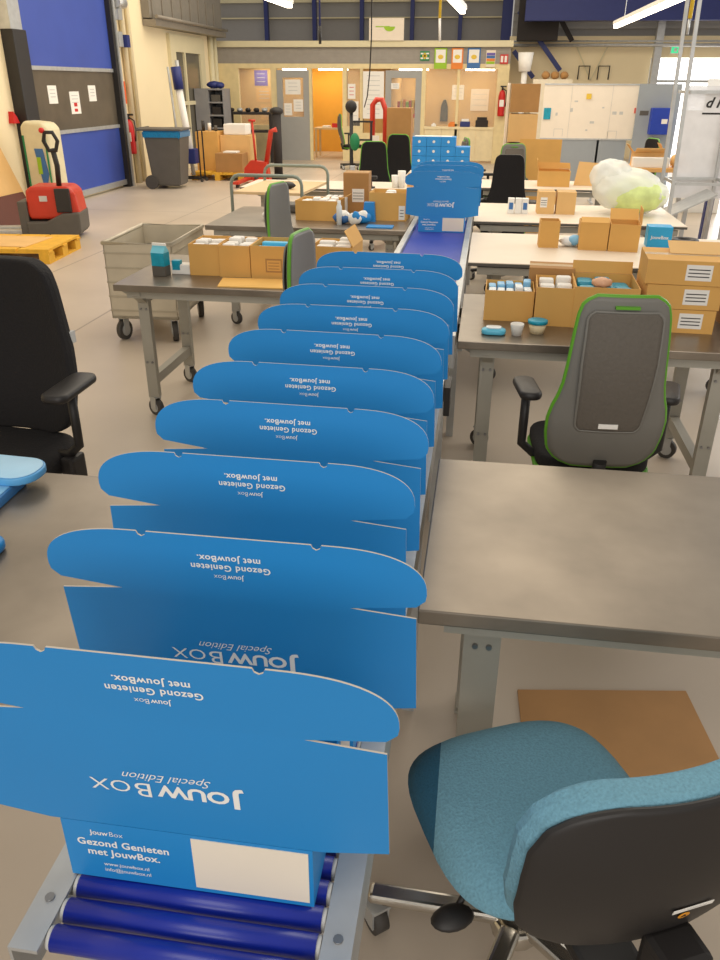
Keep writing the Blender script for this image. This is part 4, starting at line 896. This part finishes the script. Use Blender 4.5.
# chairs table back left: cups and box
for i, x in enumerate((-.84, -.78)): tag(MB().lathe([(0, 0), (.03, 0), (.038, .11 if i == 0 else .15), (.034, .11 if i == 0 else .15)], (x, 7.95, TZ), n=14).build('paper_cup', PAPER), 'white paper cup on the back left table, %s' % ('left one', 'right one'), 'cup', 'cups on the back table') if False else tag(MB().lathe([(0, 0), (.03, 0), (.038, .11+.04*i), (.034, .11+.04*i)], (x, 7.95, TZ), n=14).build('paper_cup', PAPER), 'white paper cup on the back left table, the %s one' % ('shorter', 'taller')[i], 'cup', 'cups on the back table')
carton('small carton right of the paper cups on the back left table', (-.68+.0, 8.12, TZ), .11, .16, .11, 0, KRAFT, False)
# dispenser
t = thing('tape_gun_stand', 'grey upright holder on the table beyond the trolley', 'holder', (-1.23, 7.8, TZ)); MB().box(-.04, .04, -.03, .03, 0, .02).build('base', GALV, t); MB().box(-.022, .022, -.012, .012, .02, .2, bev=.006).build('upright', GALV, t)
t = thing('barcode_scanner', 'black handset on a stand on the back left table', 'scanner', (-1.06, 7.85, TZ)); MB().cyl((0,0,0), (0,0,.015), .04).cyl((0,0,.015), (0,0,.08), .012).build('stand', BLACKP, t); MB().box(-.06, .06, -.02, .02, .08, .11, bev=.01).build('handset', BLACKP, t)

# stack of closed blue boxes
t0 = None
t = steel_table(-.85, -.12, 9.05, 9.7, 'low pale table under the stack of closed blue boxes', top=WTABLE, ends=(-.8, -.2), z=.72, dark_edge=True)
bw = .155; n_ = 0
for r_, cnt in enumerate((4, 4, 4, 3)):
    for c_ in range(cnt):
        x = -.80+c_*bw+bw/2; z = TZ+r_*.095; n_ += 1
        mb = MB().box(-bw/2+.001, bw/2-.001, -.11, .11, 0, .093, bev=.002).cyl((0, -.1105, .047), (0, -.1115, .047), .014, 1, 14)
        o = mb.build('closed_box', [mat('bright_blue_print', (30, 140, 215), .45), PAPER]); o.location = (x, 9.3, z)
        tag(o, 'closed blue box in the background stack, row %s from the table, %s from left' % (('one', 'two', 'three', 'top')[r_], ('first', 'second', 'third', 'fourth')[c_]), 'box', 'stack of closed blue boxes')
tag(MB().box(-.78, -.38, 9.22, 9.38, TZ+.38, TZ+.383).build('white_sheet', PAPER), 'white sheet on top of the stack of closed blue boxes', 'paper')

# brown carton stack at back left (behind tall dark chair)
for k in range(4): carton('tall brown carton in the column behind the tall dark chair, %s' % ('bottom', 'second', 'third', 'top')[k], (-1.1, 10.8, k*.335), .30, .3, .333, 0, KRAFTD, False, grp='column of brown cartons')
# red lifting aid and black stand left of it
t = thing('hand_pallet_truck', 'red stacker with upright handle beside the column of brown cartons', 'stacker', (-1.5, 11.2, 0))
MB().tube([(.0, 0, .1), (.0, 0, 1.36), (.05, 0, 1.42), (.12, 0, 1.42), (.17, 0, 1.3), (.17, 0, .6)], .035).build('frame', RED, t); MB().box(-.05, .22, -.08, .08, .03, .7, bev=.02).build('body', RED, t); MB().box(.0, .1, -.1, -.08, .85, 1.0).build('control_panel', PAPER, t)
for sx in (-.03, .18): MB().cyl((sx, -.08, .04), (sx, -.04, .04), .04).build('wheel', RUBBER, t)
t = thing('equipment_stand', 'black equipment stand with coiled head left of the red stacker', 'stand', (-1.62, 10.2, 0))
MB().cyl((0, 0, .05), (0, 0, 1.35), .022).build('pole', BLACKP, t); MB().blob((0, -.02, 1.36), .07, .05, .07, n=8).build('head', BLACKP, t)
MB().bar((.0, 0, 1.2), (.26, 0, 1.2), .02, .02).bar((.24, 0, .05), (.24, 0, 1.2), .025, .025).bar((0, 0, 1.0), (.24, 0, 1.0), .02, .02).bar((0,0,.06), (.24,0,.06), .05, .05).build('frame', BLACKP, t)
MB().box(-.1, .14, -.12, .12, 0, .05).build('foot', BLACKP, t); MB().blob((.05, -.05, .98), .06, .05, .1, n=8).build('green_cover', SGRN, t)

# pallets and cartons against the left wall by the office
pallet((-4.85, 15.35, 0), 0, 1.0, .9, 'pale wooden pallet with cartons left of the red hand truck', YELW)
carton('large carton at the back left of the pallet by the wall', (-5.12, 15.5, .141), .42, .5, .66, 0, KRAFT, False, grp='cartons on the wall pallet')
carton('wide ochre carton at the back of the wall pallet', (-4.62, 15.6, .141), .56, .45, .6, 0, KRAFT2, False, grp='cartons on the wall pallet')
carton('smaller carton at the front right of the wall pallet', (-4.63, 15.14, .141), .5, .38, .32, 0, KRAFTD, False, grp='cartons on the wall pallet')
tag(MB().box(-4.85, -4.42, 15.45, 15.8, .745, .93, bev=.02).build('paper_bale', PAPER), 'white bale of paper on the wide ochre carton', 'bale')
tag(MB().box(-4.75, -4.5, 15.02, 15.25, .465, .49).build('paper_pad', PAPER), 'white pad on the smaller front carton by the wall', 'paper')
for i in range(3): tag(MB().cyl((-5.25+i*.12, 15.5, .804), (-5.25+i*.12, 15.5, .98-.04*i), .03).build('spray_can', [BLACKP, PAPER, BINGREY][i]), ('black', 'white', 'grey')[i]+' can standing on the back left carton of the wall pallet', 'can', 'cans on the wall pallet')
t = thing('hand_truck', 'red hand pallet truck with upright handle before the workbench', 'hand truck', (-3.95, 14.7, 0))
MB().tube([(-.1, 0, .3), (-.14, 0, 1.0)], .02).tube([(-.2, 0, 1.02), (-.08, 0, 1.02)], .02).build('handle', RED, t); MB().tube([(.05, .05, .2), (.18, .05, .85), (.28, .05, .88)], .045).build('mast', RED, t)
mb = MB(); mb.prism([(-.32, .05), (.15, .05), (.1, .35), (-.18, .38), (-.3, .25)], -.08, .1); mb.build('body', RED, t); MB().box(-.28, -.18, -.9, 0, .06, .1).box(.0, .1, -.9, 0, .06, .1).build('fork', RED, t)
MB().cyl((-.12, -.03, .07), (-.05, -.03, .07), .07).build('wheel', RUBBER, t); MB().cyl((-.25,-.8,.035),(-.2,-.8,.035),.035).cyl((.03,-.8,.035),(.08,-.8,.035),.035).build('wheel', RUBBER, t)
t = thing('stretch_wrap_stand', 'black wrapped pole stand right of the red hand truck', 'stand', (-3.92+.1, 15.4, 0)); MB().cyl((0,0,.04), (0,0,1.1), .08).build('roll', DARKST, t); MB().blob((0, 0, 1.15), .13, .1, .07, n=8).build('cap', BLACKP, t); MB().cyl((0,0,0), (0,0,.04), .16).build('base', BLACKP, t)

# ------------------------------------------------------------ back right
t = thing('whiteboard_screen', 'long whiteboard screen with notes and magnets standing at the back right', 'whiteboard', (0, 13, 0))
mb = MB().box(.76, 2.52, 0, .03, .9, 1.6)
for x, z, w, h in ((.95, 1.2, .03, .04), (1.15, 1.25, .04, .05), (1.45, 1.1, .06, .03), (1.6, 1.3, .03, .02), (1.2, 1.38, .05, .02), (1.75, 1.22, .06, .04), (1.85, 1.22, .05, .04), (1.4, 1.0, .03, .02)): mb.box(x, x+w, -.002, 0, z, z+h, 1)
for x in (1.15, 1.72, 2.1): mb.box(x, x+.004, -.003, 0, .9, 1.6, 1)
for x, z in ((.95, 1.02), (1.72, 1.0)): mb.box(x, x+.13, -.003, -.001, z, z+.005, 1).box(x, x+.005, -.003, -.001, z-.1, z, 1).box(x+.125, x+.13, -.003, -.001, z-.1, z, 1)
mb.build('writing_surface', [WHITEB, LGREY], t)
MB().box(.76, 2.52, -.01, .04, 1.6, 1.62).box(.76, 2.52, -.01, .04, .88, .9).build('frame', GALV, t)
MB().box(.78, 2.0, 0, .03, .25, .88).build('lower_panel', PANELG, t)
for x in (.8, 1.6, 2.45): MB().box(x-.015, x+.015, 0, .03, 0, .88).box(x-.02, x+.02, -.2, .2, 0, .03).build('leg', GALV, t)
for i, (x, z, m_, c_) in enumerate(((1.36, 1.42, YEL, 'yellow'), (2.05, 1.24, mat('pink_magnet', (225, 110, 95), .6), 'red'), (.78, 1.15, TEAL, 'teal'))):
    tag(MB().box(x, x+.07+(.03 if i else 0), 12.985, 12.9975, z, z+.07+(.08 if i == 2 else 0)).build('magnet_note', m_), c_+' note on the whiteboard screen', 'note', 'notes on the whiteboard')
t = thing('grey_screen', 'grey partition panel at the right end of the whiteboard', 'partition', (0, 12.8, 0)); MB().box(2.05, 2.62, 0, .03, .3, 1.62).build('panel', PANELG, t); MB().box(2.06,2.09,-.15,.18,0,.3).box(2.58,2.61,-.15,.18,0,.3).build('leg', GALV, t)
MB().box(2.1, 2.22, -.004, 0, 1.22, 1.28).build('name_plate', BINGREY, t)
t = thing('binder_box', 'blue box file hanging on the grey partition panel', 'box file', (2.38, 12.62, .98)); MB().box(-.14, .14, 0, .17, 0, .34, bev=.01).build('case', mat('royal_blue', (25, 60, 170), .5), t); MB().box(.0, .08, -.003, 0, .14, .2).build('label_card', PAPER, t)
# brown panels / carton tower
for k, (z, h) in enumerate(((1.31, .30), (.99, .30), (.66, .31), (.33, .31), (0, .31))):
    carton('brown carton in the tower left of the whiteboard, %s' % ('top', 'second from top', 'middle', 'second from floor', 'bottom')[k], (.40, 10.6, z), .33, .3, h, 0, KRAFT2 if k % 2 else KRAFTD, False, grp='carton tower by the whiteboard')
o = MB().box(0, .48, 0, .02, 0, 1.04).build('cardboard_sheet', KRAFT); o.location = (.37, 10.1, .0); o.rotation_euler = (R(-3), 0, 0); tag(o, 'large ochre cardboard sheet standing in front of the carton tower', 'cardboard')
o = MB().box(.2, .225, 10.85, 11.4, 0, 1.62).build('screen_panel', WHITEB); tag(o, 'white edge-on screen left of the carton tower', 'screen')
# things on the wall at back right
for i, x in enumerate((2.0, 2.45)):
    t = tag(MB().tube([(x, 21.55, 1.72), (x, 21.5, 2.0), (x+.25, 21.5, 2.0), (x+.25, 21.55, 1.72)], .015).build('bent_bracket', DARKST), 'dark bent bracket on the cream back wall, %s of two' % ('left', 'right')[i], 'bracket', 'brackets on the back wall')
t = thing('duct_stack', 'white ventilation stack in front of the blue braces', 'pipe', (.66, 19.0, 0)); MB().cyl((0,0,0), (0,0,2.1), .06).build('pipe', PAPER, t); MB().cyl((0,0,1.85), (0,0,2.2), .12, r2=.16).build('cowl', PAPER, t)
for i in range(3): o = tag(MB().blob((1.1+.19*i, 18.95, 0), .088, .08, .075, 0, .1, 8, i).build('folded_sack', KRAFTD), 'brown sack on top of the back right cabinet, %s' % ('left', 'middle', 'right')[i], 'sack', 'sacks on the cabinet'); o.location.z = 1.78
tag(MB().box(.85, 1.65, 18.8, 19.3, 0, 1.705).build('tall_cabinet', mat('cream_cabinet', (222, 210, 185), .6)), 'cream cabinet behind the whiteboard carrying brown sacks', 'cabinet')
t = thing('exit_sign', 'lit green exit sign high above the bright window at the right', 'sign', (4.15, 21.535, 2.25)); MB().box(-.14, .14, 0, .06, 0, .17).build('housing', PAPER, t)
mb = MB().box(-.12, .12, -.004, 0, .02, .15); mb.build('lit_face', EXITG, t); MB().box(-.06, .0, -.006, -.004, .05, .12).prism([(.02, .085), (.07, .12), (.07, .05)], -.006, -.004).build('pictogram', PAPER, t)
struct(MB().box(3.62, 3.78, 21.3, 21.5, 0, 4.5).build('trim_11', GALV))
struct(MB().box(3.78, 8.5, 21.9, 21.95, .0, 2.18).build('window_6', WINLIT))
struct(MB().box(3.62, 9, 21.6, 21.8, 2.18, 2.62).build('wall_back_far_right', CREAM))
struct(MB().box(3.78, 8.5, 21.8, 21.88, 1.66, 1.72).build('trim_12', GALV))
# desk with opened carton at right
t = thing('plywood_desk', 'desk with a light wooden top behind the metal rack at right', 'desk', (1.75, 9.3, 0)); MB().box(-.37, .42, -.25, .25, .80, .84, bev=.005).build('desktop', mat('honey_wood', (222, 170, 100), .5, var=.06), t)
for sx in (-.3, .35):
    for sy in (-.2, .2): MB().box(sx-.02, sx+.02, sy-.02, sy+.02, 0, .80).build('leg', GALV, t)
MB().bar((-.3, -.2, .3), (.35, -.2, .3), .02, .03).build('foot_rail', GALV, t)
carton('open carton on the honey wooden desk', (1.68, 9.38, .84), .3, .2, .13, 0, KRAFT2, True, (150, None, 130, 60), flapfrac=.5)
tag(MB().box(1.5, 1.86, 9.1, 9.22, .84, .935, bev=.006).build('document_box', PAPER), 'long white document box at the front of the honey wooden desk', 'box')
tag(MB().rslab(.16, .2, .12, .05, (1.98, 9.22, .841)).build('honey_tub', KRAFT2), 'tan rounded tub at the right of the honey wooden desk', 'tub')
# metal rack at right with translucent sheets
t = thing('metal_rack', 'tall galvanised rack with slanted tray at the right edge', 'rack', (0, 0, 0))
RX = (1.72, 2.2); RY = (8.0, 8.5)
for x in RX:
    for yv in RY: MB().bar((x, yv, 0), (x-.06 if x < 2 else x-.03, yv, 2.3 if x < 2 else 1.75), .03, .03).build('upright', GALV, t)
for z in (.2, .8, 1.55):
    MB().bar((RX[0], RY[0], z), (RX[1], RY[0], z), .02, .025).bar((RX[0], RY[1], z), (RX[1], RY[1], z), .02, .025).bar((RX[1], RY[0], z), (RX[1], RY[1], z), .02, .025).bar((RX[0], RY[0], z), (RX[0], RY[1], z), .02, .025).build('rail', GALV, t)
mb = MB(); mb.prism([(-.02, .5), (.42, .72), (.42, .735), (-.02, .515)], 8.02, 8.45); o = mb.build('slanted_tray', GALV, t); o.location = (1.74-.05, 0, -.02)
mb = MB().box(1.80, 2.3, 8.52, 8.526, .62, 1.6); mb.text('d F', .12, (2.05, 1.42), 1, off=8.518, bold=.03, shear=.3); mb.box(1.96, 2.14, 8.517, 8.52, 1.36, 1.375, 1); mb.build('hung_sheet', [SHEET, BLACKP], t)
mb = MB().box(2.02, 2.7, 8.75, 8.77, .60, 1.66);
for_board = 1
t = thing('presentation_board', '', 'board'); tag(t, 'plain white board on a stand behind the metal rack at the right edge', 'board'); mb.build('board', [WHITE, BLACKP], t)
MB().box(2.23, 2.25, 8.77, 8.8, 0, 1.68).box(2.64, 2.66, 8.77, 8.8, 0, 1.68).box(2.2,2.28,8.6,8.95,0,.03).box(2.6,2.7,8.6,8.95,0,.03).build('stand', GALV, t)
t = thing('white_locker', 'white cabinet behind the rack below the bright window', 'cabinet', (2.95, 12.2, 0)); MB().box(-.3, .3, 0, .4, 0, 1.3, bev=.01).build('body', WHITE, t); MB().box(-.24, .24, -.01, 0, .9, 1.2).build('window_panel', LGREY, t); MB().box(.2,.23,-.03,-.01,.5,.65).build('handle', BOLT, t)
carton('brown carton on the floor at the right picture edge beyond the rack', (2.52, 8.2, 0), .34, .3, .62, 0, KRAFTD, False)
t = thing('blue_barrier', 'dark blue steel post frame at the right picture edge', 'frame', (2.45, 9.6, 0)); MB().box(-.04, .04, -.04, .04, 0, .9).build('post', DKBLUE, t); MB().box(-.04, .6, -.03, .03, .82, .9).build('rail', DKBLUE, t)

# ------------------------------------------------------------ hanging things
def tubelamp(x0, y0, x1, y1, z, label):
    t = thing('tube_lamp', label, 'lamp', (0,0,0), 0, 'hanging tube lamps'); MB().bar((x0, y0, z+.05), (x1, y1, z+.05), .10, .05).build('housing', PAPER, t)
    MB().bar((x0, y0, z), (x1, y1, z), .06, .045).build('tube', LAMP, t)
    for k in (.15, .85): MB().cyl((x0+(x1-x0)*k, y0+(y1-y0)*k, z+.07), (x0+(x1-x0)*k, y0+(y1-y0)*k, 4.4), .006, n=6).build('suspension', GALV, t)
tubelamp(1.92, 15.2, 1.98, 9.8, 2.45, 'long bright tube lamp hanging at the upper right')
tubelamp(-2.51, 11.0, -2.53, 9.6, 2.45, 'short bright tube lamp at the upper left')
tubelamp(-.44, 12.1, -.53, 9.9, 2.45, 'bright tube lamp hanging at the top centre')
t = thing('yellow_cable_drop', 'yellow and white cable drop beside the centre tube lamp', 'cable', (0,0,0)); MB().cyl((-.55, 9.0, 2.18), (-.556, 9.0, 4.4), .014, n=8).build('yellow_cable', YEL, t); MB().cyl((-.54, 9.0, 1.98), (-.55, 9.0, 2.18), .012, n=8).build('plug', PAPER, t)
t = thing('blue_cable_drop', 'thin blue cable drop with a dark plug left of centre', 'cable', (0,0,0)); MB().cyl((-1.75, 9, 2.12), (-1.745, 9, 4.4), .009, n=8).build('blue_cable', DKBLUE, t); MB().cyl((-1.75, 9, 1.96), (-1.75, 9, 2.12), .014, n=8).build('plug', BLACKP, t)
tag(MB().tube([(-1.22, 9, 4.4), (-1.225, 9, 2.34), (-1.24, 9.1, 2.0), (-1.28, 9.3, 1.72), (-1.36, 9.7, 1.48), (-1.45, 10.1, 1.36)], .007, n=6).build('black_cable', BLACKP), 'long curved black cable hanging down to the black equipment stand', 'cable')
t = thing('yellow_pole', 'yellow pole hanging above the metal rack at the upper right', 'pole', (0,0,0)); MB().cyl((1.655, 8.25, 2.12), (1.655, 8.25, 4.4), .018, n=10).build('pole', YEL, t); MB().cyl((1.655, 8.25, 2.0), (1.655, 8.25, 2.12), .012, n=8).build('lower_rod', GALV, t)
bpy.context.view_layer.update()
